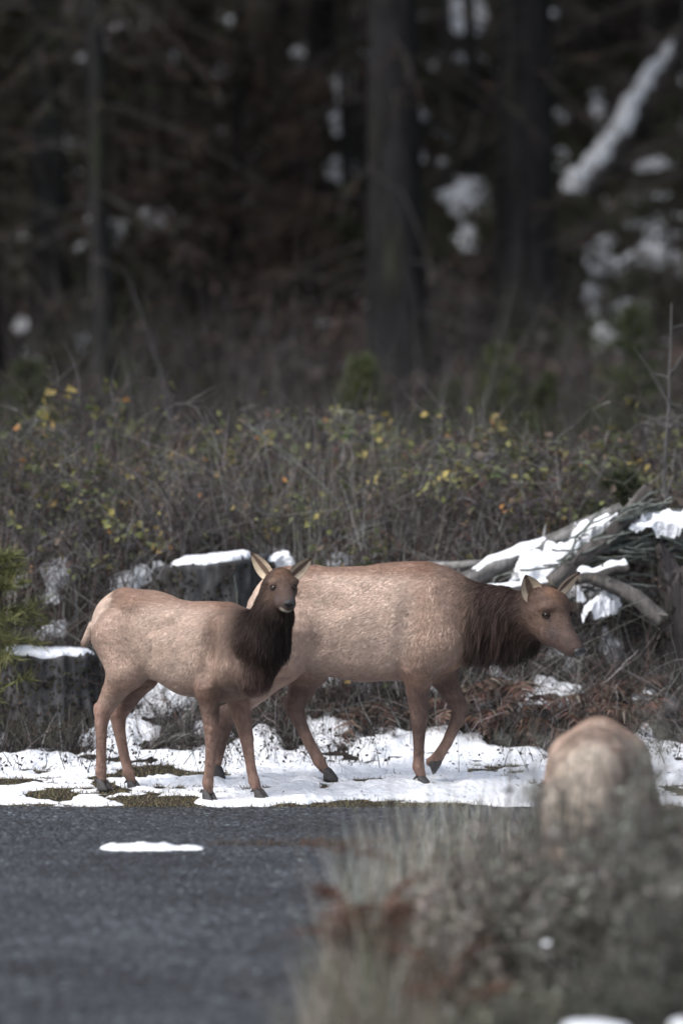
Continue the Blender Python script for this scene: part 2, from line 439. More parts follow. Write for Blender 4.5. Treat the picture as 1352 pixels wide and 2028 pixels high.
# small drift left on the asphalt, with an uneven rim
def drift(name, blobs, h, label, res=0.02, seed=3):
    bl = px_blobs(blobs)
    x0 = min(b[0] - b[2] * 1.5 for b in bl); x1 = max(b[0] + b[2] * 1.5 for b in bl)
    y0 = min(b[1] - b[3] * 1.5 for b in bl); y1 = max(b[1] + b[3] * 1.5 for b in bl)
    xs = np.arange(x0, x1, res); ys = np.arange(y0, y1, res)
    def zf(X, Y):
        n = fbm(X * 9, Y * 5, oct=4, seed=seed, gain=0.65)
        f = blob_field(bl, X, Y) + 0.7 * n + 0.35 * fbm(X * 40, Y * 25, oct=2, seed=seed + 5)
        return np.maximum(gz(X, Y), 0) + np.clip(h * np.sign(f) * np.abs(f) ** 0.6, -0.012, h * 1.2)
    V, Q = grid_mesh(name, xs, ys, zf)
    base = np.maximum(gz(V[:, 0], V[:, 1]), 0)
    Q = Q[((V[:, 2] - base)[Q] > -0.006).any(1)]
    used = np.unique(Q); remap = np.zeros(len(V), int); remap[used] = np.arange(len(used))
    return tag(link(name, mesh_np(name, V[used], quads=remap[Q]), M['snow']), label, 'snow', kind='stuff')
drift('snow_patch', [(215, 360, 1676, 1695), (345, 408, 1684, 1693), (200, 240, 1682, 1692)], 0.024, 'long thin patch of snow lying alone on the asphalt')


# ------------------------------------------------------------------ elk: signed-distance body, meshed by surface nets
def sd_cone(P, a, ra, b, rb, ysq=1.0):
    """round cone between two spheres; ysq < 1 squeezes it sideways"""
    A = np.array(a, float); Bv = np.array(b, float)
    P = P.copy()
    ym = None
    if ysq != 1.0:
        h0 = np.clip(((P - A) @ (Bv - A)) / max(((Bv - A) ** 2).sum(), 1e-9), 0, 1)
        yc = A[1] + (Bv[1] - A[1]) * h0
        P[..., 1] = yc + (P[..., 1] - yc) / ysq
    ab = Bv - A; L2 = max((ab ** 2).sum(), 1e-9)
    h = np.clip(((P - A) @ ab) / L2, 0, 1)
    d = np.linalg.norm(P - (A + h[..., None] * ab), axis=-1) - (ra + (rb - ra) * h)
    return d * (0.5 + 0.5 * ysq if ysq != 1.0 else 1.0)

def sd_ell(P, c, r):
    q = (P - np.array(c)) / np.array(r); k0 = np.linalg.norm(q, axis=-1); k1 = np.linalg.norm(q / np.array(r), axis=-1)
    return k0 * (k0 - 1) / np.maximum(k1, 1e-9)

def prim_eval(p, P):
    return sd_cone(P, p['a'], p['ra'], p['b'], p['rb'], p.get('ysq', 1.0)) if p['t'] == 'c' else sd_ell(P, p['c'], p['r'])

def prim_box(p, m):
    if p['t'] == 'c':
        a = np.array(p['a']); b = np.array(p['b']); r = max(p['ra'], p['rb'])
        return np.minimum(a, b) - r - m, np.maximum(a, b) + r + m
    return np.array(p['c']) - np.array(p['r']) - m, np.array(p['c']) + np.array(p['r']) + m

def sdf_mesh(prims, h=0.009):
    los, his = zip(*[prim_box(p, 0.03) for p in prims])
    lo = np.min(los, 0) - 2 * h; hi = np.max(his, 0) + 2 * h
    n = np.ceil((hi - lo) / h).astype(int) + 1
    D = np.full(n, 0.15, np.float32)
    ax = [lo[i] + h * np.arange(n[i]) for i in range(3)]
    for p in prims:
        k = p.get('k', 0.04)
        b0, b1 = prim_box(p, k + 0.02 + (0.1 if p.get('sub') else 0.06))
        i0 = np.clip(((b0 - lo) / h).astype(int), 0, n - 1); i1 = np.clip(((b1 - lo) / h).astype(int) + 2, 1, n)
        X, Y, Z = np.meshgrid(ax[0][i0[0]:i1[0]], ax[1][i0[1]:i1[1]], ax[2][i0[2]:i1[2]], indexing='ij')
        d = prim_eval(p, np.stack([X, Y, Z], -1)).astype(np.float32)
        sl_ = (slice(i0[0], i1[0]), slice(i0[1], i1[1]), slice(i0[2], i1[2]))
        c = D[sl_]
        if p.get('sub'):
            hh = np.maximum(k - np.abs(-d - c), 0) / k
            D[sl_] = np.maximum(c, -d) + hh * hh * k / 4
        else:
            hh = np.maximum(k - np.abs(d - c), 0) / k
            D[sl_] = np.minimum(c, d) - hh * hh * k / 4
    ins = D < 0
    nx, ny, nz = n
    cs = np.zeros((nx - 1, ny - 1, nz - 1), np.int8)
    for dx in (0, 1):
        for dy in (0, 1):
            for dz in (0, 1):
                cs += ins[dx:nx - 1 + dx, dy:ny - 1 + dy, dz:nz - 1 + dz]
    act = (cs > 0) & (cs < 8)
    ids = np.full(act.shape, -1, np.int64); cells = np.argwhere(act); ids[act] = np.arange(len(cells))
    acc = np.zeros((len(cells), 3)); cnt = np.zeros(len(cells))
    corners = [(dx, dy, dz) for dx in (0, 1) for dy in (0, 1) for dz in (0, 1)]
    for ca in corners:
        for axx in range(3):
            if ca[axx] == 0:
                cb = list(ca); cb[axx] = 1
                da = D[cells[:, 0] + ca[0], cells[:, 1] + ca[1], cells[:, 2] + ca[2]]
                db = D[cells[:, 0] + cb[0], cells[:, 1] + cb[1], cells[:, 2] + cb[2]]
                m = (da < 0) != (db < 0)
                t = np.where(m, da / np.where(m, da - db, 1), 0)
                pt = np.tile(np.array(ca, float), (len(cells), 1)); pt[:, axx] += t
                acc += pt * m[:, None]; cnt += m
    V = lo + h * (cells + acc / np.maximum(cnt, 1)[:, None])
    quads = []
    for axx in range(3):
        o1, o2 = [(1, 2), (2, 0), (0, 1)][axx]
        slA = [slice(None)] * 3; slB = [slice(None)] * 3
        slA[axx] = slice(0, -1); slB[axx] = slice(1, None)
        sA = ins[tuple(slA)]; sB = ins[tuple(slB)]
        for flip in (0, 1):
            e = np.argwhere((sA & ~sB) if flip == 0 else (~sA & sB))
            if not len(e): continue
            u = np.zeros(3, int); v = np.zeros(3, int); u[o1] = 1; v[o2] = 1
            c = [e - u - v, e - v, e, e - u]
            q = np.stack([ids[x[:, 0], x[:, 1], x[:, 2]] for x in c], 1)
            quads.append(q if flip == 0 else q[:, ::-1])
    return V, np.concatenate(quads)

def vert_normals(V, Q):
    n = np.cross(V[Q[:, 2]] - V[Q[:, 0]], V[Q[:, 3]] - V[Q[:, 1]])
    N = np.zeros_like(V)
    for i in range(4): np.add.at(N, Q[:, i], n)
    return norm(N)

def smooth_mesh(V, Q, it=2, f=0.5):
    for _ in range(it):
        A = np.zeros_like(V); c = np.zeros(len(V))
        for i in range(4):
            for j in (1, 3):
                np.add.at(A, Q[:, i], V[Q[:, (i + j) % 4]]); np.add.at(c, Q[:, i], 1)
        V = V + f * (A / np.maximum(c, 1)[:, None] - V)
    return V

# coat colours (linear)
TAN = np.array([0.57, 0.455, 0.385]); TAN2 = np.array([0.43, 0.315, 0.255]); RUST = np.array([0.29, 0.18, 0.13])
CREAM = np.array([0.70, 0.58, 0.50]); LEG = np.array([0.125, 0.083, 0.069]); SHANK = np.array([0.27, 0.175, 0.14])
DARK = np.array([0.072, 0.049, 0.043]); BLACK = np.array([0.02, 0.018, 0.0195]); FACE = np.array([0.105, 0.068, 0.053]); MUZ = np.array([0.075, 0.052, 0.045])

class ElkRig:
    def __init__(s, root, yaw):
        s.root = np.array(root, float); s.yaw = yaw
        s.f = np.array([math.cos(yaw), math.sin(yaw), 0]); s.l = np.array([-math.sin(yaw), math.cos(yaw), 0])
        s.prims = []; s.mpp = s.root[1] / F
    def loc(s, wpt):
        d = np.asarray(wpt, float) - s.root
        return np.array([d @ s.f, d @ s.l, d[2]])
    def L(s, px, py, lat=0.0):
        """pixel ray against the upright plane 'lat' metres left of the spine"""
        dirv = np.array([(px - HX) / F, 1.0, -(py - HY) / F]); o = np.array([0, 0, CAMZ])
        q = s.root + s.l * lat
        t = ((q - o) @ s.l) / (dirv @ s.l)
        return s.loc(o + dirv * t)
    def W(s, px, py, d): return s.loc(at(px, py, d))
    def sdf(s, P):
        P = np.atleast_2d(P); D = np.full(len(P), 9.0)
        for p in s.prims:
            if p.get('sub'): continue
            k = p.get('k', 0.04); d = prim_eval(p, P); h = np.maximum(k - np.abs(d - D), 0) / k
            D = np.minimum(d, D) - h * h * k / 4
        return D
    def surf(s, px, py):
        """first point of the body met by a pixel's ray, and the outward normal there"""
        o = s.loc(np.array([0, 0, CAMZ])); dirv = s.loc(s.root + np.array([(px - HX) / F, 1.0, -(py - HY) / F]))
        t = s.root[1] - 1.6
        for _ in range(80):
            t += 0.9 * float(s.sdf(o + dirv * t)[0])
        p = o + dirv * t; e = 0.004
        n = np.array([s.sdf(p + np.eye(3)[i] * e)[0] - s.sdf(p - np.eye(3)[i] * e)[0] for i in range(3)])
        return p, norm(n)
    def cone(s, a, ra, b, rb, col, flow, k=0.04, ysq=1.0, fur=1.0, sub=False, col2=None):
        s.prims.append(dict(t='c', a=a, ra=ra, b=b, rb=rb, col=np.array(col), col2=np.array(col if col2 is None else col2), flow=np.array(flow, float), k=k, ysq=ysq, fur=fur, sub=sub))
    def ell(s, c, r, col, flow, k=0.04, fur=1.0, sub=False):
        s.prims.append(dict(t='e', c=c, r=r, col=np.array(col), col2=np.array(col), flow=np.array(flow, float), k=k, fur=fur, sub=sub))
    def chain(s, pts, cols, flow, k=0.04, ysq=1.0, fur=1.0):
        for i in range(len(pts) - 1):
            (a, ra), (b, rb) = pts[i], pts[i + 1]
            fl = flow if flow is not None else norm(np.array(b) - np.array(a))
            s.cone(a, ra, b, rb, cols[i], fl, (max(k, 0.06) if ysq != 1.0 else 0.03) if i == 0 else (k if (ysq != 1.0 or i < 2 or len(pts) < 6) else 0.01), ysq, fur if not hasattr(fur, '__len__') else fur[i], col2=cols[i + 1])

def hoof_mesh(size=1.0):
    """cloven hoof: two toes and two dewclaws; sole at z=0, toe to +x"""
    B = Batch()
    for s in (-1, 1):
        rings = []
        prof = [(0.0, 0.052, 0.020, -0.028), (0.018, 0.050, 0.020, -0.027), (0.045, 0.034, 0.018, -0.022), (0.065, 0.020, 0.014, -0.02)]
        for (z, fx, hw, bx) in prof:
            a = np.linspace(0, 2 * np.pi, 10, endpoint=False)
            cx = (fx + bx) / 2; rx = (fx - bx) / 2
            x = cx + rx * np.cos(a); y = s * 0.018 + hw * np.sin(a) * (1 - 0.35 * np.clip(np.cos(a), 0, 1))
            rings.append(np.stack([x - 0.18 * z, y, np.full(10, z)], -1))
        V = np.concatenate(rings + [np.array([[0.01, s * 0.018, 0.0]]), np.array([[-0.01, s * 0.016, 0.075]])]) * size
        Q = []
        for r in range(3):
            for i in range(10): Q.append([r * 10 + i, r * 10 + (i + 1) % 10, (r + 1) * 10 + (i + 1) % 10, (r + 1) * 10 + i])
        T = [[(i + 1) % 10, i, 40] for i in range(10)] + [[30 + i, 30 + (i + 1) % 10, 41] for i in range(10)]
        C = np.broadcast_to(np.array([0.05, 0.046, 0.046]), V.shape).copy()
        B.add(V, T=T, Q=Q, C=C)
        # dewclaw
        c = np.array([-0.04, s * 0.017, 0.062]) * size
        a = np.linspace(0, 2 * np.pi, 6, endpoint=False)
        ring = c + size * np.stack([0 * a, 0.009 * np.cos(a), 0.011 * np.sin(a)], -1)
        V = np.concatenate([ring, [c + size * np.array([-0.02, 0, -0.016])], [c + size * np.array([0.02, 0, 0.006])]])
        B.add(V, T=[[i, (i + 1) % 6, 6] for i in range(6)] + [[(i + 1) % 6, i, 7] for i in range(6)], C=(0.045, 0.04, 0.04))
    return B.mesh('hoof')

def ear_geo(base, tip, face, width, rg, size=1.0):
    """cupped leaf-shaped ear: returns V, Q, C. face = direction the hollow looks"""
    base = np.array(base); tip = np.array(tip); ax = tip - base; Ln = np.linalg.norm(ax); ax = ax / Ln
    face = np.array(face, float); face = norm(face - ax * (face @ ax)); sd_ = np.cross(ax, face)
    nu, nv = 15, 13
    out = []
    for inner in (0, 1):
        for i in range(nu):
            u = i / (nu - 1)
            wv = width * (math.sin(math.pi * min(1, 0.18 + 0.82 * u)) ** 0.75) * (1 - 0.15 * u) if u < 1 else 0.004
            wv = max(wv, 0.004)
            for j in range(nv):
                a = (j / (nv - 1) * 2 - 1) * 1.35
                cup = 0.62 * wv * (1 - math.cos(a)) * (1 - 0.3 * u)
                p = base + ax * (Ln * (u - 0.06 * abs(math.sin(a)) * (1 - u))) + sd_ * (wv * math.sin(a) / math.sin(1.35)) + face * (cup - 0.3 * wv)
                p = p + face * (0.004 if inner else -0.004) * (1 if 0 < j < nv - 1 else 0.2)
                out.append(p)
    V = np.array(out); Q = []; m = nu * nv
    for i in range(nu - 1):
        for j in range(nv - 1):
            a = i * nv + j
            Q.append([a, a + 1, a + nv + 1, a + nv]); Q.append([m + a + nv, m + a + nv + 1, m + a + 1, m + a])
    C = np.zeros((2 * m, 3))
    for i in range(nu):
        for j in range(nv):
            u = i / (nu - 1); e = abs(j / (nv - 1) * 2 - 1)
            C[i * nv + j] = DARK * (0.75 if u > 0.5 else 1.1)
            inn = np.array([0.52, 0.42, 0.31]) * (1.1 - 0.5 * u)
            if e < 0.18: inn = np.array([0.12, 0.08, 0.06])
            if e > 0.85 or u > 0.88: inn = DARK
            C[m + i * nv + j] = inn
    return V, np.array(Q), C

def build_elk(R, name, label, head, hooves, ears, eyes, eye_r, recolor, seed, fur_n=52000, mane_len=0.022, hoof_size=1.0):
    rg = np.random.default_rng(seed)
    root = empty(name, tuple(R.root), R.yaw); tag(root, label, 'elk')
    V, Q = sdf_mesh(R.prims)
    V = smooth_mesh(V, Q, 2, 0.45)
    N = vert_normals(V, Q)
    # colour, lay of the coat and hair length blended from the nearest prims
    W = np.zeros(len(V)); C = np.zeros((len(V), 3)); FL = np.zeros((len(V), 3)); FU = np.zeros(len(V))
    add = [p for p in R.prims if not p.get('sub')]
    Ds = np.stack([prim_eval(p, V) for p in add], 1); dm = Ds.min(1, keepdims=True)
    Wt = np.exp(-(Ds - dm) / 0.022)
    for i, p in enumerate(add):
        wi = Wt[:, i]
        if p['t'] == 'c':
            ab = np.array(p['b']) - np.array(p['a']); hh = np.clip(((V - np.array(p['a'])) @ ab) / max((ab ** 2).sum(), 1e-9), 0, 1)[:, None]
            cc = p['col'] * (1 - hh) + p['col2'] * hh
        else: cc = p['col']
        C += wi[:, None] * cc; FL += wi[:, None] * p['flow']; FU += wi * p['fur']; W += wi
    C /= W[:, None]; FL = norm(FL / W[:, None]); FU /= W
    C = recolor(V, N, C)
    FL = norm(FL - N * (FL * N).sum(1, keepdims=True) + 1e-6)
    # gentle coat unevenness
    blot = fbm(V[:, 0] * 9, V[:, 1] * 9, V[:, 2] * 9, oct=3, seed=seed)
    C = C * (1 + 0.10 * blot[:, None])
    low = 1 - sstep(0.35, 0.75, V[:, 2])
    strk = fbm(V[:, 0] * 30, V[:, 1] * 30, V[:, 2] * 7, oct=3, seed=seed + 3)
    C = C * (1 + 0.45 * (low * strk)[:, None])
    # ears join the body mesh
    BV, BQ, BC = [V], [Q], [C]; off = len(V); earV = []
    for (b, t, fdir, wd) in ears:
        ev, eq, ec = ear_geo(b, t, fdir, wd, rg)
        BV.append(ev); BQ.append(eq + off); BC.append(ec); off += len(ev); earV.append((ev, ec))
    me = mesh_np('body', np.concatenate(BV), quads=np.concatenate(BQ), col=np.concatenate(BC))
    body = link('body', me, M['hide'], root)
    for c, dirn in eyes:
        dirn = norm(np.array(dirn, float)); c = np.array(c)
        B = Batch(); a = np.linspace(0, 2 * np.pi, 14, endpoint=False)
        rings = [np.stack([eye_r * math.cos(ph) * np.cos(a), eye_r * math.cos(ph) * np.sin(a), np.full(14, eye_r * math.sin(ph))], -1) for ph in np.linspace(-1.5, 1.5, 9)]
        EV = np.concatenate(rings); EQ = [[r * 14 + i, r * 14 + (i + 1) % 14, (r + 1) * 14 + (i + 1) % 14, (r + 1) * 14 + i] for r in range(8) for i in range(14)]
        e = link('eye', mesh_np('eye', EV + c, quads=EQ), M['eye'], root)
        # lids: a dark rim with a slightly heavier upper lid
        u = norm(np.cross(dirn, [0, 0, 1.0])); v = np.cross(u, dirn)
        ring = np.array([c + dirn * eye_r * 0.72 + (u * math.cos(q) * 1.12 + v * math.sin(q) * 0.80) * eye_r * 0.86 for q in np.linspace(0, 2 * np.pi, 17)])
        LB = Batch(); rr = 0.0042 * (1 + 0.7 * np.clip(np.sin(np.linspace(0, 2 * np.pi, 17)), 0, 1))
        tubes(LB, ring[None], rr[None], np.array([0.03, 0.018, 0.013]), sides=6)
        LB.build('eyelid', M['hide'], e)
    hm = hoof_mesh(hoof_size * 1.12)
    for (c, hdg, pitch) in hooves:
        o = link('hoof', hm, M['horn'], root); o.location = tuple(c); o.rotation_euler = (0, pitch, hdg)
    # nose pad and nostrils
    if head is not None:
        nc, nd, nr = head
        nd = norm(np.array(nd, float)); u = norm(np.cross(nd, [0, 0, 1.0])); v = np.cross(u, nd)
        NB = Batch(); a = np.linspace(0, 2 * np.pi, 16, endpoint=False)
        rings = []
        for (s_, h_) in ((1.0, -0.3), (1.0, 0.1), (0.82, 0.32), (0.45, 0.45), (0.05, 0.48)):
            rings.append(np.array([nc + nd * nr * h_ + nr * s_ * (u * math.cos(q) * 1.05 + v * math.sin(q) * 0.72) for q in a]))
        NV = np.concatenate(rings); NQ = [[r * 16 + i, r * 16 + (i + 1) % 16, (r + 1) * 16 + (i + 1) % 16, (r + 1) * 16 + i] for r in range(4) for i in range(16)]
        NB.add(NV, Q=NQ, C=(0.008, 0.0075, 0.008))
        nose = NB.build('nose', M['nose'], root)
        for s_ in (-1, 1):
            B = Batch(); cc = nc + nd * nr * 0.34 + u * s_ * nr * 0.52 + v * nr * 0.08
            rr = [np.array([cc + nd * nr * hh + nr * q_ * (u * math.cos(q) * 0.30 + v * math.sin(q) * 0.22 + u * s_ * 0.1 * math.sin(q)) for q in a]) for (q_, hh) in ((1, -0.1), (1.0, 0.1), (0.4, 0.14), (0.05, 0.15))]
            B.add(np.concatenate(rr), Q=[[r * 16 + i, r * 16 + (i + 1) % 16, (r + 1) * 16 + (i + 1) % 16, (r + 1) * 16 + i] for r in range(3) for i in range(16)], C=(0.004, 0.004, 0.004))
            B.build('nostril', M['nose'], nose)
    if not BUILD_FUR: return root
    # ---- coat: short overlapping hair blades following the lay of the coat
    tri = np.concatenate([Q[:, [0, 1, 2]], Q[:, [0, 2, 3]]])
    ar = np.linalg.norm(np.cross(V[tri[:, 1]] - V[tri[:, 0]], V[tri[:, 2]] - V[tri[:, 0]]), axis=1)
    wgt = ar * (0.7 + 0.6 * np.clip(FU[tri].mean(1), 0.2, 3)); wgt /= wgt.sum()
    fi = rg.choice(len(tri), fur_n, p=wgt); bc = rg.dirichlet((1, 1, 1), fur_n)
    tv = tri[fi]
    mixv = lambda A: (A[tv] * bc[..., None]).sum(1) if A.ndim > 1 else (A[tv] * bc).sum(1)
    P = mixv(V); Nn = norm(mixv(N)); Fd = norm(mixv(FL)); Cc = mixv(C); Ff = mixv(FU)
    # clumping: hairs in a neighbourhood share a sway and a tone
    sw = fbm(P[:, 0] * 26, P[:, 1] * 26, P[:, 2] * 26, oct=2, seed=seed + 5)
    fa = np.array([-0.89, 0, -0.45]); fb_ = np.array([-0.45, 0, 0.89])
    tone = 0.75 * fbm(P @ fa * 12, P @ fb_ * 48, P[:, 1] * 30, oct=2, seed=seed + 6) + 0.45 * fbm(P @ fa * 5, P @ fb_ * 13, P[:, 1] * 10, oct=2, seed=seed + 7)
    side = np.cross(Nn, Fd); mn0 = sstep(1.5, 2.4, Ff)
    Ln = 0.020 * Ff * rg.uniform(0.65, 1.3, fur_n)
    lift = 0.16 + 0.14 * rg.random(fur_n) + 0.16 * mn0 * rg.random(fur_n) ** 2
    D = norm(Fd + side * ((0.22 + 0.35 * mn0) * sw + 0.14 * rg.normal(size=fur_n))[:, None] + Nn * lift[:, None])
    D[:, 2] -= 0.10 * np.clip(Ff - 1.5, 0, 3); D = norm(D)
    wd = 0.0034 * (0.6 + 0.4 * np.clip(Ff, 0.3, 2.0)) * rg.uniform(0.6, 1.2, fur_n)
    b0 = P - side * wd[:, None] * 0.5; b1 = P + side * wd[:, None] * 0.5
    tipp = P + D * Ln[:, None]
    Vf = np.stack([b1, b0, tipp], 1).reshape(-1, 3)
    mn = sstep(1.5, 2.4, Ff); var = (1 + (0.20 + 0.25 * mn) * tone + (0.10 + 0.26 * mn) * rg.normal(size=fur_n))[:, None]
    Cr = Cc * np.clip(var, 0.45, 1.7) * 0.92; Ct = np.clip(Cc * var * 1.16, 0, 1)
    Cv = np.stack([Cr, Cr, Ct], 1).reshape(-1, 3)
    nn = norm(Nn + 0.20 * rg.normal(size=(fur_n, 3)) + 0.25 * (side * sw[:, None]))
    Nv = np.repeat(nn, 3, 0)
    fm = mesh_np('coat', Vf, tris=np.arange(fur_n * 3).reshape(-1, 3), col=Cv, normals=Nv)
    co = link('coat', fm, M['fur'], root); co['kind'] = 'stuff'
    # ---- long hanging hairs of the neck mane
    idx = np.where(Ff > 1.9)[0]; idx = rg.choice(idx, min(9000, len(idx)), replace=False); k_ = len(idx)
    clump = fbm(P[idx, 0] * 30, P[idx, 1] * 30, P[idx, 2] * 9, oct=2, seed=seed + 9)
    dv = norm(Fd[idx] + Nn[idx] * (0.22 + 0.25 * rg.random(k_))[:, None] + side[idx] * (0.5 * clump)[:, None])
    Lm = mane_len * Ff[idx] * rg.uniform(0.6, 1.35, k_) * (1 + 0.4 * clump)
    MB = Batch(); ribbons(MB, P[idx], dv, Lm, rg.uniform(0.003, 0.006, k_), np.stack([0 * Lm, 0 * Lm, -0.55 * Lm], -1), np.clip(Cc[idx] * (1 + 0.9 * clump + 0.35 * rg.normal(size=k_))[:, None], 0.006, 1), segs=3, rg=rg)
    mo = MB.build('mane', M['fur'], root); mo['kind'] = 'stuff'
    return root
M['nose'] = attr_mat('wet_nose', rough=0.42, noise=0.3, scale=160, spec=0.6, bump=0.3, bscale=220)

def shade_rump(C, V, c, r, amt=1.0, col=CREAM):
    q = np.linalg.norm((V - np.array(c)) / np.array(r), axis=1)
    q = q + 0.10 * fbm(V[:, 0] * 20, V[:, 1] * 20, V[:, 2] * 20, oct=2, seed=4)
    m = (1 - sstep(0.82, 1.12, q))[:, None] * amt
    return C * (1 - m) + col * m

def face_marks(C, V, eyes, hx, hn, brow, tip, sc=1.0):
    """dark socket and tear line, paler ring above the eye, dusky forehead and nose bridge"""
    # russet crown, paler cheeks, greyer muzzle
    q = np.linalg.norm(V - (brow - hx * 0.03 * sc + hn * 0.09 * sc), axis=1); mk = (1 - sstep(0.04 * sc, 0.10 * sc, q))[:, None] * 0.7; C = C * (1 - mk) + np.array([0.19, 0.105, 0.062]) * mk
    for e in eyes:
        q = np.linalg.norm(V - (e - hn * 0.085 * sc + hx * 0.0), axis=1); mk = (1 - sstep(0.03 * sc, 0.085 * sc, q))[:, None] * 0.6; C = C * (1 - mk) + np.array([0.18, 0.122, 0.092]) * mk
        q = np.linalg.norm(V - (e + hx * 0.11 * sc - hn * 0.05 * sc), axis=1); mk = (1 - sstep(0.02 * sc, 0.07 * sc, q))[:, None] * 0.6; C = C * (1 - mk) + np.array([0.10, 0.078, 0.075]) * mk
    for e in eyes:
        q = np.linalg.norm(V - (e + hx * 0.004), axis=1); mk = (1 - sstep(0.018, 0.034, q))[:, None] * 0.75; C = C * (1 - mk) + BLACK * mk
        t = e + hx * 0.045 - hn * 0.004
        q = np.linalg.norm(V - t, axis=1); mk = (1 - sstep(0.008, 0.03, q))[:, None] * 0.6; C = C * (1 - mk) + DARK * 0.6 * mk
        r = e - hx * 0.03 + hn * 0.02
        q = np.linalg.norm(V - r, axis=1); mk = (1 - sstep(0.012, 0.034, q))[:, None] * 0.55; C = C * (1 - mk) + np.array([0.22, 0.14, 0.10]) * mk
    for c, rad, col, am in ((brow + hn * 0.1, 0.06, DARK, 0.5), ((brow * 0.3 + tip * 0.7) + hn * 0.07, 0.05, MUZ * 0.75, 0.5), (tip, 0.05, BLACK * 1.6, 0.5)):
        q = np.linalg.norm(V - c, axis=1); mk = (1 - sstep(rad * 0.4, rad, q))[:, None] * am; C = C * (1 - mk) + col * mk
    return C

# ---------------- adult cow walking right
def adult():
    yaw = math.radians(-10)
    R = ElkRig(np.array([*at(700, 0, 17.38)[:2], 0.0]), yaw)
    m = R.mpp; L = R.L
    back = (-1, 0, -0.45)
    tk = [(L(578, 1212), 86 * m), (L(640, 1230), 103 * m), (L(720, 1236), 109 * m), (L(800, 1232), 110 * m), (L(856, 1222), 98 * m)]
    R.chain(tk, [TAN2, TAN, TAN, TAN, TAN2], back, k=0.06, ysq=0.72)
    # withers and spine ridge
    R.cone(L(840, 1140), 24 * m, L(760, 1150), 26 * m, RUST, (-1, 0, -0.1), k=0.07)
    R.cone(L(620, 1150), 24 * m, L(560, 1155), 26 * m, TAN2, (-1, 0, -0.2), k=0.07)
    # hip bones
    for s in (-1, 1):
        R.ell(L(600, 1165, 0.13 * s), (0.10, 0.06, 0.06), TAN2, back, k=0.08)
        # shoulder blade and upper arm mass
        R.cone(L(850, 1185, 0.13 * s), 36 * m, L(872, 1270, 0.17 * s), 44 * m, TAN2, (-0.6, 0, -1), k=0.035)
        R.cone(L(870, 1275, 0.17 * s), 44 * m, L(832, 1305, 0.16 * s), 40 * m, TAN2 * 0.8, (-0.4, 0, -1), k=0.03)
    # brisket
    R.cone(L(880, 1290), 40 * m, L(840, 1315), 34 * m, RUST, (-1, 0, -0.3), k=0.07)
    # neck
    nk = [(L(866, 1210), 80 * m), (L(925, 1226), 60 * m), (L(985, 1232), 58 * m), (L(1040, 1224, -0.04), 52 * m)]
    R.chain(nk, [DARK * 1.5, DARK, DARK, DARK * 0.95], (-0.42, 0, -1), k=0.05, ysq=0.72, fur=[2.6, 3.6, 3.0])
    R.cone(L(935, 1270), 22 * m, L(1040, 1266, -0.03), 22 * m, BLACK, (-0.3, 0, -1), k=0.05, fur=4.2)
    R.cone(L(905, 1166), 16 * m, L(1000, 1182), 16 * m, DARK * 1.4, (-0.8, 0, -0.6), k=0.05, fur=3.6)
    # head, three-quarter view toward the road
    H = lambda x, y, l: L(x, y, l)
    poll, brow, mid, muz, tip = H(1072, 1192, -0.07), H(1092, 1203, -0.11), H(1106, 1240, -0.16), H(1129, 1273, -0.22), H(1139, 1285, -0.245)
    hf = norm(poll - tip); hx = norm(tip - poll); hs = norm(np.cross([0, 0, 1.0], hx)); hn = np.cross(hx, hs)
    if hn[2] < 0: hn = -hn
    R.cone(poll, 34 * m, brow, 33 * m, FACE, hf, k=0.05, fur=0.75)
    R.cone(brow, 32 * m, mid, 23 * m, FACE, hf, k=0.04, fur=0.5)
    R.cone(mid + hn * 0.008, 23 * m, muz + hn * 0.004, 16.5 * m, MUZ * 1.15, hf, k=0.03, fur=0.35)
    R.cone(muz, 18 * m, tip, 16.5 * m, MUZ * 0.8, hf, k=0.03, fur=0.25)
    R.cone(H(1066, 1228, -0.1), 36 * m, H(1088, 1256, -0.15), 22 * m, FACE, hf, k=0.04, fur=0.8)
    R.cone(H(1088, 1256, -0.15), 20 * m, H(1127, 1288, -0.22), 11.5 * m, MUZ * 1.1, hf, k=0.03, fur=0.4)
    for s_ in (-1, 1):
        # brow ridge, cheekbone, upper lip swelling
        R.ell(brow * 0.75 + mid * 0.25 + hs * s_ * 0.088 + hn * 0.045, (0.042, 0.034, 0.022), FACE * 1.25, hf, k=0.03, fur=0.4)
        R.cone(brow * 0.4 + mid * 0.6 + hs * s_ * 0.062 - hn * 0.01, 0.034, mid * 0.6 + muz * 0.4 + hs * s_ * 0.04 - hn * 0.01, 0.026, FACE * 0.95, hf, k=0.03, fur=0.35)
        R.cone(muz * 0.4 + tip * 0.6 + hs * s_ * 0.026 - hn * 0.012, 0.034, tip + hs * s_ * 0.02 - hn * 0.012, 0.032, MUZ * 0.8, hf, k=0.02, fur=0.2)
    # legs: near fore, far fore, far hind, near hind
    lg = lambda pts, lat: [(L(x, y, la if la is not None else lat), r * m) for (x, y, r, la) in pts]
    legc = [TAN2 * 0.75, LEG, LEG, LEG, SHANK * 0.8, SHANK, SHANK * 0.8]
    fl = (0.05, 0, -1)
    R.chain(lg([(850, 1285, 44.0, None), (829, 1325, 35.0, None), (826, 1370, 22.1, -0.135), (830, 1422, 17.0, -0.12), (829, 1446, 12.9, -0.12), (829, 1490, 10.3, -0.12), (828, 1518, 11.6, -0.12), (834, 1538, 9.5, -0.12)], -0.15),
            [TAN2 * 0.8, LEG * 1.1, LEG, LEG, LEG * 0.8, LEG * 0.9, SHANK, SHANK * 0.7], fl, k=0.03, fur=0.5)
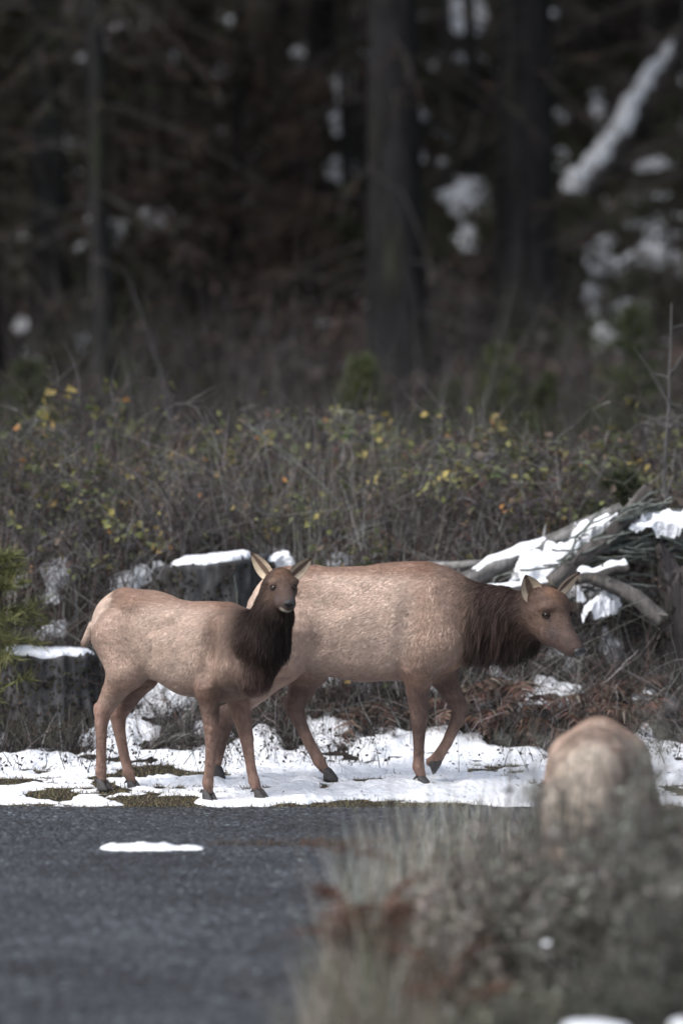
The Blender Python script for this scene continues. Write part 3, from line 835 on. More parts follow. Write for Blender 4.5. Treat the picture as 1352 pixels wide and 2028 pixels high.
    R.chain(lg([(872, 1285, 42.0, None), (872, 1325, 33.0, None), (894, 1372, 20.2, 0.11), (911, 1403, 16.6, 0.1), (904, 1428, 12.9, 0.09), (884, 1472, 10.3, 0.08), (866, 1500, 11.6, 0.07), (852, 1509, 9.5, 0.07)], 0.14),
            [TAN2 * 0.6, LEG, LEG, LEG, LEG, SHANK * 0.8, SHANK, SHANK * 0.7], fl, k=0.03, fur=0.5)
    R.chain(lg([(600, 1250, 70.0, 0.09), (612, 1318, 44.0, 0.11), (598, 1362, 27.6, 0.1), (583, 1398, 19.3, 0.08), (592, 1428, 13.8, 0.07), (612, 1470, 11.2, 0.06), (632, 1508, 12.0, 0.05), (643, 1524, 9.5, 0.05)], 0.1),
            [TAN2, LEG, LEG, LEG, LEG, SHANK, SHANK, SHANK * 0.7], fl, k=0.035, fur=0.5)
    R.chain(lg([(575, 1250, 74.0, -0.1), (556, 1308, 46.0, -0.13), (510, 1362, 28.5, -0.12), (455, 1415, 18.9, -0.1), (446, 1440, 13.8, -0.1), (436, 1480, 11.2, -0.1), (429, 1506, 11.6, -0.1), (428, 1519, 9.5, -0.1)], -0.12),
            [TAN2, TAN2, TAN2 * 0.9, LEG * 1.3, LEG, LEG, SHANK, SHANK * 0.7], fl, k=0.035, fur=0.5)
    R.cone(L(570, 1388, 0.08), 9 * m, L(584, 1416, 0.08), 12 * m, LEG, (0, 0, -1), k=0.02, fur=0.5)
    R.cone(L(442, 1405, -0.1), 9 * m, L(450, 1432, -0.1), 12 * m, LEG, (0, 0, -1), k=0.02, fur=0.5)
    for s_ in (-1, 1):   # flank hollow, groove behind the shoulder, elbow fold
        R.ell(L(655, 1200, 0.315 * s_), (0.13, 0.11, 0.10), TAN, back, k=0.05, sub=True)
        R.cone(L(812, 1180, 0.315 * s_), 0.085, L(792, 1300, 0.31 * s_), 0.085, TAN, back, k=0.04, sub=True)
        R.ell(L(625, 1290, 0.30 * s_), (0.05, 0.09, 0.10), TAN, back, k=0.04, sub=True)
    tail = L(497, 1200)
    R.cone(tail + np.array([0.02, 0, 0.02]), 0.03, tail + np.array([-0.03, 0, -0.09]), 0.022, RUST, (-0.2, 0, -1), k=0.03)
    rc = L(515, 1200)
    zmid = L(700, 1235)[2]; ztop = L(700, 1126)[2]; zbot = L(700, 1345)[2]; xw = L(850, 1200)[0]; xs_ = L(880, 1250)[0]
    def recolor(V, N, C):
        t = (V[:, 2] - zbot) / (ztop - zbot)
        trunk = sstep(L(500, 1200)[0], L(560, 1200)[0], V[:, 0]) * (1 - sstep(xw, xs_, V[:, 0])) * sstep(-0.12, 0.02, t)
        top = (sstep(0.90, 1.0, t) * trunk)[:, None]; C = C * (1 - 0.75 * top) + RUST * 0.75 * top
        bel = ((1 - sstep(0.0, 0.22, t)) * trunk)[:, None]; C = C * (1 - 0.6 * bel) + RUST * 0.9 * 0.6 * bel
        C = shade_rump(C, V, rc, (0.20, 0.24, 0.25))
        C = face_marks(C, V, [eyp, eyf], hx, hn, brow, tip)
        return C
    fx = math.radians
    eyp, eyn = R.surf(1080, 1218)
    rel = eyp - brow; eyf = eyp - 2 * hs * (rel @ hs); eyfn = eyn - 2 * hs * (eyn @ hs)
    hov = [(L(838, 1561, -0.12), 0.05, 0.0), (L(851, 1516, 0.07), 0.1, 1.25), (L(651, 1546, 0.05), 0.0, 0.05), (L(428, 1540, -0.1), 0.0, 0.35)]
    camdir = np.array([R.loc(R.root + np.array([0, -1.0, 0]))[0], R.loc(R.root + np.array([0, -1.0, 0]))[1], 0])
    er = [(L(1057, 1186, -0.13), L(1040, 1139, -0.17), norm(camdir + np.array([0.35, 0, -0.1])), 24 * m),
          (L(1108, 1172, -0.01), L(1147, 1133, 0.05), norm(camdir * 0.5 + np.array([1.0, 0, -0.3])), 17 * m)]
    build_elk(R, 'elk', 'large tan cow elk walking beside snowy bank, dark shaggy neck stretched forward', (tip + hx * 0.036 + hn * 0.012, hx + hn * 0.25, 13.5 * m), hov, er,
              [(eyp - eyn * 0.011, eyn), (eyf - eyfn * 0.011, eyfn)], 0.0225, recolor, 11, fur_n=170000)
adult()

# ---------------- yearling standing, head turned to the viewer
def yearling():
    yaw = math.radians(-34)
    R = ElkRig(np.array([*at(350, 0, 16.83)[:2], 0.0]), yaw)
    m = R.mpp; L = R.L; W = R.W
    back = (-1, 0, -0.5)
    tk = [(L(246, 1241), 72 * m), (L(308, 1258), 80 * m), (L(380, 1286), 87 * m), (L(432, 1292), 88 * m), (L(462, 1290), 78 * m)]
    R.chain(tk, [TAN2, TAN, TAN, TAN, TAN2], back, k=0.06, ysq=0.70)
    R.cone(L(452, 1216), 20 * m, L(400, 1222), 22 * m, RUST, (-1, 0, -0.1), k=0.06)
    R.cone(L(300, 1200), 22 * m, L(250, 1192), 24 * m, TAN2, (-1, 0, -0.2), k=0.06)
    for s in (-1, 1):
        R.ell(L(268, 1198, 0.10 * s), (0.09, 0.05, 0.05), TAN2, back, k=0.07)
        R.cone(L(446, 1250, 0.11 * s), 34 * m, L(452, 1325, 0.14 * s), 38 * m, TAN2, (-0.5, 0, -1), k=0.03)
    R.cone(L(480, 1335), 44 * m, L(440, 1350), 34 * m, TAN2 * 0.8, (-0.8, 0, -0.5), k=0.06)
    # neck rising, turning toward the camera
    n0, n1, n2, n3 = L(472, 1272), W(520, 1262, 16.42), W(540, 1212, 16.36), W(546, 1168, 16.36)
    R.chain([(n0, 68 * m), (n1, 48 * m), (n2, 33 * m), (n3, 28 * m)], [DARK * 1.6, DARK * 0.8, DARK * 0.7, DARK], (-0.15, -0.1, -1), k=0.06, fur=[2.0, 2.8, 2.0])
    R.cone(W(539, 1270, 16.33), 24 * m, W(550, 1215, 16.30), 20 * m, BLACK, (0, -0.1, -1), k=0.06, fur=3.8)
    R.cone(W(503, 1332, 16.41), 36 * m, W(530, 1290, 16.36), 28 * m, DARK * 2.2, (-0.1, -0.1, -1), k=0.06, fur=2.6, col2=DARK * 0.7)
    # head
    cr, ey, mz, tp = W(556, 1151, 16.36), W(560, 1163, 16.30), W(568, 1184, 16.18), W(572.5, 1195, 16.11)
    hf = norm(cr - tp); hx = -hf
    hs = norm(np.cross([0, 0, 1.0], hx)); hn = np.cross(hx, hs)
    if hn[2] < 0: hn = -hn
    R.cone(cr, 26 * m, ey, 24.5 * m, FACE, hf, k=0.04, fur=0.7)
    R.cone(ey, 23 * m, mz, 13.5 * m, FACE, hf, k=0.035, fur=0.5)
    R.cone(mz, 13.5 * m, tp, 11.5 * m, MUZ, hf, k=0.025, fur=0.3)
    R.cone(W(551, 1180, 16.34), 24 * m, W(561, 1196, 16.20), 13 * m, FACE, hf, k=0.035, fur=0.7)
    R.cone(W(561, 1196, 16.20), 12.5 * m, W(569, 1204, 16.12), 9 * m, MUZ, hf, k=0.025, fur=0.3)
    for s_ in (-1, 1):
        R.ell(cr * 0.2 + ey * 0.8 + hs * s_ * 0.066 + hn * 0.030, (0.030, 0.030, 0.017), FACE * 1.2, hf, k=0.025, fur=0.4)
        R.cone(ey * 0.7 + mz * 0.3 + hs * s_ * 0.048 - hn * 0.006, 0.028, ey * 0.3 + mz * 0.7 + hs * s_ * 0.030 - hn * 0.008, 0.022, FACE * 0.95, hf, k=0.025, fur=0.35)
        R.cone(mz * 0.4 + tp * 0.6 + hs * s_ * 0.019 - hn * 0.008, 0.024, tp + hs * s_ * 0.015 - hn * 0.008, 0.023, MUZ * 0.8, hf, k=0.015, fur=0.2)
    lg = lambda pts, lat: [(L(x, y, la if la is not None else lat), r * m) for (x, y, r, la) in pts]
    fl = (0.03, 0, -1)
    R.chain(lg([(240, 1262, 60.0, -0.07), (252, 1326, 40.0, -0.11), (226, 1370, 23.9, -0.11), (204, 1408, 17.5, -0.11), (201, 1434, 12.5, -0.11), (201, 1485, 9.9, -0.11), (200, 1528, 10.8, -0.11), (203, 1544, 9.0, -0.11)], -0.1),
            [TAN2, TAN2, TAN2 * 0.8, SHANK * 1.2, SHANK, SHANK, SHANK, SHANK * 0.6], fl, k=0.03, fur=0.5)
    R.chain(lg([(268, 1268, 52.0, 0.06), (280, 1334, 36.0, 0.1), (254, 1380, 23.0, 0.1), (234, 1416, 17.0, 0.1), (236, 1442, 12.5, 0.1), (245, 1490, 9.9, 0.1), (255, 1531, 10.8, 0.1), (261, 1547, 9.0, 0.1)], 0.1),
            [TAN2 * 0.8, LEG * 1.2, LEG * 1.2, SHANK, SHANK, SHANK, SHANK, SHANK * 0.6], fl, k=0.03, fur=0.5)
    R.chain(lg([(430, 1315, 42.0, None), (414, 1362, 28.5, None), (415, 1402, 18.9, -0.13), (419, 1446, 13.8, -0.13), (418, 1470, 11.2, -0.13), (416, 1512, 9.5, -0.13), (412, 1549, 10.8, -0.13), (413, 1566, 9.0, -0.13)], -0.13),
            [TAN2, LEG * 1.25, LEG * 1.2, SHANK * 0.9, SHANK, SHANK, SHANK, SHANK * 0.6], fl, k=0.03, fur=0.5)
    R.chain(lg([(472, 1325, 40.0, None), (470, 1370, 25.8, None), (478, 1415, 18.4, 0.12), (489, 1464, 13.3, 0.12), (492, 1488, 10.8, 0.12), (498, 1525, 9.5, 0.12), (503, 1547, 10.8, 0.12), (509, 1564, 9.0, 0.12)], 0.12),
            [TAN2 * 0.8, SHANK, SHANK, SHANK, SHANK * 1.1, SHANK, SHANK, SHANK * 0.6], fl, k=0.03, fur=0.5)
    R.cone(L(194, 1399, -0.11), 8 * m, L(205, 1424, -0.11), 10 * m, SHANK * 1.2, (0, 0, -1), k=0.02, fur=0.5)
    R.cone(L(224, 1407, 0.1), 8 * m, L(236, 1432, 0.1), 10 * m, SHANK, (0, 0, -1), k=0.02, fur=0.5)
    for s_ in (-1, 1):
        R.ell(L(312, 1238, 0.245 * s_), (0.11, 0.09, 0.085), TAN, back, k=0.04, sub=True)
        R.cone(L(408, 1240, 0.255 * s_), 0.073, L(396, 1335, 0.25 * s_), 0.073, TAN, back, k=0.035, sub=True)
        R.ell(L(288, 1310, 0.235 * s_), (0.045, 0.072, 0.09), TAN, back, k=0.035, sub=True)
    tl = L(176, 1245)
    R.cone(tl + np.array([0.03, 0, 0.02]), 0.026, tl + np.array([-0.035, 0, -0.09]), 0.02, RUST, (-0.2, 0, -1), k=0.025)
    ztop = L(330, 1186)[2]; zbot = L(330, 1370)[2]; x0 = L(230, 1200)[0]; x1 = L(455, 1200)[0]; x2 = L(490, 1280)[0]
    rc = L(196, 1222)
    def recolor(V, N, C):
        t = (V[:, 2] - zbot) / (ztop - zbot)
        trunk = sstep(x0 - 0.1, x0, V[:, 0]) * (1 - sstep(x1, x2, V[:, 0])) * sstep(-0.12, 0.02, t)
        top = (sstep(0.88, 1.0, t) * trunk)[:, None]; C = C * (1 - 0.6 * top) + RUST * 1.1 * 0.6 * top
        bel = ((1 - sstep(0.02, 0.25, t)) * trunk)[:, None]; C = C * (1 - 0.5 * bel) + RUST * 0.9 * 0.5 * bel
        hq = ((1 - sstep(x0 - 0.02, x0 + 0.14, V[:, 0])) * sstep(0.0, 0.25, t))[:, None]; C = C * (1 - 0.4 * hq) + LEG * 1.3 * 0.4 * hq
        C = shade_rump(C, V, rc + np.array([0.0, 0, 0.03]), (0.215, 0.24, 0.215))
        C = face_marks(C, V, [e1, e2], hx, hn, ey, tp, 0.72)
        # pale chin below the muzzle
        q = np.linalg.norm((V - W(567, 1208, 16.14)) / np.array([0.05, 0.05, 0.022]), axis=1)
        mk = (1 - sstep(0.7, 1.1, q))[:, None]; C = C * (1 - mk) + np.array([0.5, 0.46, 0.38]) * mk
        return C
    e1, n1_ = R.surf(540.5, 1163); e2, n2_ = R.surf(582, 1163)
    hov = [(L(205, 1566, -0.11), 0.0, 0.0), (L(265, 1569, 0.1), 0.0, 0.0), (L(414, 1589, -0.13), -0.15, 0.0), (L(516, 1587, 0.12), 0.1, 0.0)]
    camdir = R.loc(R.root + np.array([0, -1.0, 0.0]))
    er = [(W(535, 1143, 16.37), W(497, 1094, 16.40), norm(camdir + np.array([0, 0, -0.2]) - 0.35 * hs), 17 * m),
          (W(577, 1142, 16.37), W(617, 1105, 16.42), norm(camdir + np.array([0, 0, -0.2]) + 0.35 * hs), 16 * m)]
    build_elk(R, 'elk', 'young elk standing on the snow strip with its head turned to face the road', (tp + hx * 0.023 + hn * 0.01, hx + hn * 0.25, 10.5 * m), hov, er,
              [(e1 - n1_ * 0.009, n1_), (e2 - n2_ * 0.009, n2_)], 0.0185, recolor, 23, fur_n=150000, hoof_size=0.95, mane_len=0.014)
yearling()

# ---------------- third elk, rump to the viewer, feeding behind the roadside brush
def grazer():
    yaw = math.radians(83)
    R = ElkRig(np.array([at(1182, 0, 13.3)[0], 13.35, -0.47]), yaw)
    A = lambda x, y, z: np.array([x, y, z])
    back = (-1, 0, -0.5)
    TANp = TAN * 0.8
    R.chain([(A(-0.46, 0, 0.98), 0.265), (A(-0.2, 0, 0.95), 0.30), (A(0.1, 0, 0.92), 0.32), (A(0.4, 0, 0.9), 0.32), (A(0.52, 0, 0.9), 0.28)], [TANp, TANp, TAN, TAN, TAN2], back, k=0.06, ysq=0.69, fur=1.8)
    R.cone(A(0.45, 0, 1.16), 0.07, A(0.2, 0, 1.17), 0.08, RUST, (-1, 0, -0.1), k=0.07)
    R.chain([(A(0.55, 0, 0.92), 0.24), (A(0.78, 0, 0.68), 0.18), (A(1.0, 0.03, 0.42), 0.15)], [TAN2 * 0.7, DARK, DARK], (-0.4, 0, -1), k=0.05, ysq=0.75, fur=2.3)
    hp, ht = A(1.03, 0.04, 0.38), A(1.22, 0.06, 0.09)
    hf = norm(hp - ht); hx = -hf; hs = norm(np.cross([0, 0, 1.0], hx))
    mid = (hp + ht) / 2
    R.cone(hp, 0.12, mid, 0.095, FACE, hf, fur=0.6); R.cone(mid, 0.095, ht, 0.055, MUZ, hf, fur=0.4)
    for s in (-1, 1):
        R.ell(A(-0.36, 0.11 * s, 1.10), (0.12, 0.07, 0.07), TANp, back, k=0.08)
        R.cone(A(0.45, 0.14 * s, 1.05), 0.11, A(0.52, 0.17 * s, 0.78), 0.13, TAN2, (-0.6, 0, -1), k=0.07)
        R.chain([(A(-0.42, 0.08 * s, 0.92), 0.18), (A(-0.36, 0.12 * s, 0.72), 0.13), (A(-0.5, 0.15 * s, 0.56), 0.085), (A(-0.6, 0.14 * s, 0.47), 0.06), (A(-0.58, 0.14 * s, 0.36), 0.045), (A(-0.56, 0.14 * s, 0.15), 0.042), (A(-0.53, 0.14 * s, 0.06), 0.036)],
                [TANp, TAN2 * 1.1, TAN2, LEG, SHANK, SHANK, SHANK * 0.7], (0, 0, -1), k=0.03, fur=0.5)
        R.chain([(A(0.5, 0.15 * s, 0.78), 0.13), (A(0.44, 0.14 * s, 0.62), 0.1), (A(0.45, 0.13 * s, 0.42), 0.06), (A(0.45, 0.13 * s, 0.2), 0.038), (A(0.45, 0.13 * s, 0.1), 0.042), (A(0.47, 0.13 * s, 0.05), 0.036)],
                [TAN2, LEG, LEG, SHANK, SHANK, SHANK * 0.7], (0, 0, -1), k=0.03, fur=0.5)
    R.cone(A(-0.69, 0, 1.0), 0.03, A(-0.71, 0, 0.9), 0.02, CREAM * 0.8, (-0.2, 0, -1), k=0.03)
    def recolor(V, N, C):
        C = shade_rump(C, V, (-0.66, 0.02, 0.95), (0.26, 0.24, 0.34), 0.9, np.array([0.60, 0.53, 0.46]))
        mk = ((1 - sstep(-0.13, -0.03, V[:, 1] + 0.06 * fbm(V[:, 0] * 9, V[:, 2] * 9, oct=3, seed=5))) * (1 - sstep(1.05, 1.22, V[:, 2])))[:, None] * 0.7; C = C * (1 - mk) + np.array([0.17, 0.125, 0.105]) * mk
        mk = ((1 - sstep(0.012, 0.05, np.abs(V[:, 1] + 0.02))) * (1 - sstep(-0.6, -0.5, V[:, 0])) * (1 - sstep(0.82, 0.98, V[:, 2])))[:, None] * 0.75; C = C * (1 - mk) + RUST * 0.6 * mk
        # dark fringe down the right thigh
        q = np.abs((V[:, 1] + 0.19) / 0.09) + np.abs((V[:, 0] + 0.45) / 0.35)
        mk = (1 - sstep(0.6, 1.1, q))[:, None] * 0.55; C = C * (1 - mk) + LEG * 1.2 * mk
        q = np.linalg.norm((V - np.array([-0.7, -0.06, 0.72])) / np.array([0.2, 0.03, 0.12]), axis=1)
        mk = (1 - sstep(0.6, 1.2, q))[:, None] * 0.7; C = C * (1 - mk) + RUST * 0.8 * mk
        return C
    hov = [(A(-0.52, 0.14 * s, 0.0), 0, 0) for s in (-1, 1)] + [(A(0.48, 0.13 * s, 0.0), 0, 0) for s in (-1, 1)]
    er = [(hp + hs * s * 0.08 + A(-0.02, 0, 0.06), hp + hs * s * 0.22 + A(-0.1, 0, 0.1), norm(A(0.6, 0, -0.2)), 0.05) for s in (-1, 1)]
    eyes = [(mid * 0.55 + hp * 0.45 + hs * s * 0.085, hs * s + hx * 0.3) for s in (-1, 1)]
    build_elk(R, 'elk', 'pale elk with rump toward the road, feeding half hidden behind the dry brush', (ht + hx * 0.04, hx, 0.055), hov, er, eyes, 0.023, recolor, 31, fur_n=70000)
grazer()

# ------------------------------------------------------------------ stumps and logs
def md(d):
    return float(np.interp(d, [18.6, 20, 23, 26, 28, 29, 30, 36, 45], [18.6, 19.15, 19.95, 20.7, 27, 31, 44, 52, 62]))
def stump(name, c, r, h, label, lean=(0, 0), tilt=0.0, cols=((0.062, 0.061, 0.063), (0.032, 0.03, 0.029), (0.042, 0.039, 0.024)), seed=1, snow=0.04, snow_cover=1.0, jag=0.02):
    """weathered stump with root flare, fluted side, uneven cut top; c = base centre"""
    root = empty(name, tuple(c)); tag(root, label, 'stump')
    na, nz_ = 96, 26
    a = np.arange(na) / na * 2 * np.pi
    V = []; C = []
    for i in range(nz_):
        t = i / (nz_ - 1)
        fl = 1 + 0.32 * (1 - t) ** 3
        rr = r * fl * (1 + 0.07 * fbm(np.cos(a) * 1.6 + 9, np.sin(a) * 1.6 + 9, np.full(na, t * 0.6), oct=3, seed=seed) + 0.035 * np.abs(np.sin(a * 7 + 2 * vnoise(np.cos(a), np.sin(a), seed=seed + 1))) * (1.2 - t)
                     + 0.10 * fbm(np.cos(a) * 9, np.sin(a) * 9, np.full(na, t * 1.2), oct=3, seed=seed + 3) - 0.06 * (np.abs(vnoise(np.cos(a) * 13, np.sin(a) * 13, np.full(na, t * 0.8), seed=seed + 4)) < 0.12))
        x = rr * np.cos(a) + lean[0] * t; y = rr * np.sin(a) + lean[1] * t
        top = h * (1 + jag * 3 * fbm(np.cos(a) * 2, np.sin(a) * 2, oct=3, seed=seed + 8)) + tilt * np.cos(a) * r
        V.append(np.stack([x, y, -0.15 + (top + 0.15) * t], -1))
        n = fbm(np.cos(a) * 6, np.sin(a) * 6, np.full(na, t * 3.5), oct=3, seed=seed + 11)
        m2 = sstep(0.0, 0.5, fbm(np.cos(a) * 2.2 + 3, np.sin(a) * 2.2, np.full(na, t * 1.5), oct=3, seed=seed + 12) + (0.5 - t) * 0.7)[:, None]
        base = np.array(cols[0]) * (1 + 0.7 * n[:, None])
        base = np.where((n < -0.3)[:, None], np.array(cols[1]), base)
        C.append(base * (1 - m2 * 0.8) + np.array(cols[2]) * m2 * 0.8)
    rim = V[-1]
    cen = rim.mean(0)
    for q in (0.85, 0.5, 0.2):
        V.append(cen + (rim - cen) * q + np.array([0, 0, -0.012 * (1 - q)])); C.append(np.tile(np.array(cols[0]) * 1.3, (na, 1)))
    VV = np.concatenate(V + [cen[None]]); CC = np.concatenate(C + [np.array([cols[0]])])
    R_ = nz_ + 3
    Q = [[i * na + j, i * na + (j + 1) % na, (i + 1) * na + (j + 1) % na, (i + 1) * na + j] for i in range(R_ - 1) for j in range(na)]
    T = [[(R_ - 1) * na + j, (R_ - 1) * na + (j + 1) % na, R_ * na] for j in range(na)]
    link('trunk', mesh_np('trunk', VV, tris=T, quads=Q, col=CC), M['wood'], root)
    # moss and lichen tufts clinging to the side
    rgm = np.random.default_rng(seed + 60); nm = 2600; ii = rgm.integers(2, nz_ - 1, nm); jj = rgm.integers(0, na, nm)
    pp = np.array(V[:nz_])[ii, jj] + rgm.normal(size=(nm, 3)) * 0.012; kp = fbm(pp[:, 0] * 5, pp[:, 1] * 5, pp[:, 2] * 5, oct=2, seed=seed + 61) > -0.12; pp = pp[kp]; nm = len(pp)
    B = Batch(); outw = pp * np.array([1, 1, 0]); leaves(B, pp, outw / r + rgm.normal(size=(nm, 3)) * 0.5, rgm.uniform(0.015, 0.05, nm), pick([cols[2], np.array(cols[2]) * 1.7, np.array(cols[1]), np.array([0.09, 0.065, 0.05])], [3, 1.5, 3, 1], nm, 0.35, rgm), rgm)
    B.build('moss', M['plant'], root, smooth=False)['kind'] = 'stuff'
    if snow > 0:
        SV = []
        qs = [1.0, 0.985, 0.93, 0.8, 0.55, 0.25]
        hh = [-0.004, 0.4, 0.8, 1.0, 1.05, 1.1]
        jitter = 1 + 0.10 * fbm(np.cos(a) * 2.5, np.sin(a) * 2.5, oct=3, seed=seed + 20)
        for q, k_ in zip(qs, hh):
            SV.append(cen + (rim - cen) * (q * snow_cover * jitter)[:, None] + np.array([0, 0, 1.0]) * (snow * k_ * (1 + 0.25 * fbm(np.cos(a) * 2 * q, np.sin(a) * 2 * q, oct=2, seed=seed + 22)))[:, None])
        SV.append((cen + np.array([0, 0, snow * 1.1]))[None])
        n_ = len(qs)
        Q = [[i * na + j, i * na + (j + 1) % na, (i + 1) * na + (j + 1) % na, (i + 1) * na + j] for i in range(n_ - 1) for j in range(na)]
        T = [[(n_ - 1) * na + j, (n_ - 1) * na + (j + 1) % na, n_ * na] for j in range(na)]
        link('snow_cap', mesh_np('snow_cap', np.concatenate(SV), tris=T, quads=Q), M['snow'], root)
    return root

def on_ground(px, d):
    d = md(d) if d > 18.6 else d
    x = (px - HX) / F * d
    return np.array([x, d, float(gz(np.array([x]), np.array([d]))[0])])

c1 = on_ground(95, 20.2); z1 = at(95, 1292, c1[1])[2]
stump('tree_stump', c1, 0.33, z1 - c1[2], 'wide low grey stump with a flat snow cap behind the young elk', seed=3, snow=0.034, snow_cover=0.9)
c2 = on_ground(418, 23.0); z2 = at(410, 1112, c2[1])[2]
stump('tree_stump', c2, 0.40, z2 - c2[2], 'tall dark mossy stump with sloping snow-covered top amid the brambles', seed=14, tilt=0.12, snow=0.045, snow_cover=0.7,
      cols=((0.045, 0.045, 0.047), (0.024, 0.022, 0.021), (0.032, 0.029, 0.018)), jag=0.02)
c3 = on_ground(1362, 21.4); z3 = at(1345, 1135, c3[1])[2]
stump('tree_stump', c3, 0.16, z3 - c3[2], 'narrow leaning split stump with dark vertical grain under the branch pile', seed=23, lean=(-0.06, 0), tilt=-0.35, snow=0, jag=0.14,
      cols=((0.038, 0.033, 0.033), (0.02, 0.018, 0.018), (0.028, 0.026, 0.022)))

def log(name, pts, r0, r1, label, col=((0.11, 0.105, 0.10), (0.055, 0.05, 0.048)), seed=0, snow=0.0, cat='log', group=None, snow_span=(0.0, 1.0), wob=0.02, knots=4, sides=12):
    """weathered log through pts with knots, end faces and optional snow lying along its top"""
    pts = [np.array(p, float) for p in pts]
    base = pts[0].copy(); base[2] = min(p[2] for p in pts) - r0
    root = empty(name, tuple(base)); tag(root, label, cat, group)
    t = np.linspace(0, 1, 60)
    s = np.cumsum([0] + [np.linalg.norm(pts[i + 1] - pts[i]) for i in range(len(pts) - 1)]); s /= s[-1]
    P = np.stack([np.interp(t, s, [p[k] for p in pts]) for k in range(3)], -1) - base
    Lg = np.linalg.norm(P[-1] - P[0])
    off = np.stack([fbm(t * 3 + k * 7, t * 0 + seed, oct=2, seed=seed + k) for k in range(3)], -1) * wob
    P = P + off
    T = norm(np.gradient(P, axis=0)); u = norm(np.cross(T, [0, 0, 1.0])); v = np.cross(u, T)
    a = np.arange(sides) / sides * 2 * np.pi
    R = (r0 + (r1 - r0) * t)
    rough_ = 1 + 0.16 * fbm(np.cos(a)[None] * 1.5 + t[:, None] * Lg * 2, np.sin(a)[None] * 1.5 + t[:, None] * 0, oct=3, seed=seed + 4)
    ring = P[:, None] + (R[:, None] * rough_)[..., None] * (np.cos(a)[None, :, None] * u[:, None] + np.sin(a)[None, :, None] * v[:, None])
    V = ring.reshape(-1, 3); n = len(t)
    Q = [[i * sides + j, i * sides + (j + 1) % sides, (i + 1) * sides + (j + 1) % sides, (i + 1) * sides + j] for i in range(n - 1) for j in range(sides)]
    V = np.concatenate([V, P[:1] - T[:1] * 0.01, P[-1:] + T[-1:] * 0.015])
    Tr = [[(j + 1) % sides, j, n * sides] for j in range(sides)] + [[(n - 1) * sides + j, (n - 1) * sides + (j + 1) % sides, n * sides + 1] for j in range(sides)]
    nn = fbm(np.tile(np.cos(a) * 4, n) + 5, np.tile(np.sin(a) * 4, n), np.repeat(t * Lg * 1.5, sides), oct=3, seed=seed + 5)
    C = np.array(col[0]) * (1 + 0.5 * nn[:, None]); C = np.where((nn > 0.2)[:, None], np.array(col[1]), C)
    C = np.concatenate([C, [np.array([0.16, 0.13, 0.1])] * 2])
    link('trunk', mesh_np('trunk', V, tris=Tr, quads=Q, col=C), M['wood'], root)
    rg = np.random.default_rng(seed + 50)
    for _ in range(knots):          # broken branch stubs
        q = rg.uniform(0.1, 0.95); i = int(q * 59); ang = rg.uniform(0, 6.28)
        dv = norm(u[i] * math.cos(ang) + v[i] * math.sin(ang) + T[i] * 0.6)
        ln = r0 * rg.uniform(1.2, 3.5)
        B = Batch(); pp = np.stack([P[i] + dv * ln * k for k in (0.0, 0.4, 0.7, 1.0)])
        tubes(B, pp[None], np.array([[0.32, 0.26, 0.2, 0.08]]) * R[i], np.array(col[0]), sides=6)
        B.build('branch_stub', M['wood'], root)
    if snow > 0:
        a2 = np.linspace(-1.25, 1.25, 11)
        m = (t >= snow_span[0]) & (t <= snow_span[1])
        tt_ = t[m]
        th = snow * (0.25 + 1.3 * np.clip(fbm(tt_ * Lg * 4, tt_ * 0, oct=3, seed=seed + 9) + 0.3, 0, 1))
        wv = np.clip(0.85 + 0.55 * fbm(tt_ * Lg * 4 + 7, tt_ * 0 + 2, oct=3, seed=seed + 12), 0.2, 1.2); shf = 0.25 * fbm(tt_ * Lg * 3 + 1, tt_ * 0 + 5, oct=2, seed=seed + 13)
        ends = np.clip(np.minimum(tt_ - snow_span[0], snow_span[1] - tt_) / 0.06, 0, 1) ** 0.5
        th = th * ends
        prof = np.cos(a2 / 1.25 * math.pi / 2) ** 0.5
        up = np.array([0, 0, 1.0]); 
        ring = P[m][:, None] + (R[m][:, None] * rough_[m].mean(1, keepdims=True) * 0.9)[..., None] * (np.sin(a2[None] * wv[:, None] + shf[:, None])[..., None] * u[m][:, None] * (1.0 + 0.15 * ends[:, None, None]) + np.cos(a2[None] * wv[:, None] + shf[:, None])[..., None] * v[m][:, None]) \
            + (th[:, None] * prof[None])[..., None] * up
        k_ = len(tt_); V = ring.reshape(-1, 3)
        Q = [[i * 11 + j, i * 11 + j + 1, (i + 1) * 11 + j + 1, (i + 1) * 11 + j] for i in range(k_ - 1) for j in range(10)]
        link('snow_cap', mesh_np('snow_cap', V, quads=Q), M['snow'], root)
    return root

GREYW = ((0.17, 0.165, 0.16), (0.08, 0.075, 0.072)); DARKW = ((0.085, 0.078, 0.074), (0.04, 0.036, 0.034)); GREENW = ((0.15, 0.165, 0.15), (0.08, 0.088, 0.078))
log('fallen_log', [at(1085, 1160, md(21.0)), at(1170, 1092, md(21.3)), at(1292, 972, md(21.8))], 0.062, 0.05, 'dark leaning log with broken upper end crossing the branch pile', DARKW, seed=2, wob=0.03, knots=6)
log('fallen_log', [at(915, 1158, md(21.5)), at(1040, 1092, md(21.9)), at(1225, 1012, md(22.4))], 0.065, 0.045, 'pale grey split log sloping up beneath snow in the branch pile', GREYW, seed=5, snow=0.03, snow_span=(0.05, 0.55), wob=0.03)
log('fallen_log', [at(850, 1122, md(22.6)), at(905, 1120, md(22.5)), at(985, 1114, md(22.4))], 0.035, 0.03, 'short bare grey log lying level behind the elk withers', GREYW, seed=8, knots=2)
log('fallen_log', [at(1145, 1146, md(20.8)), at(1190, 1136, md(20.9)), at(1245, 1122, md(21.0))], 0.05, 0.045, 'short log under a thick snow cap beside the elk ear', DARKW, seed=9, snow=0.06, wob=0.015, knots=2)
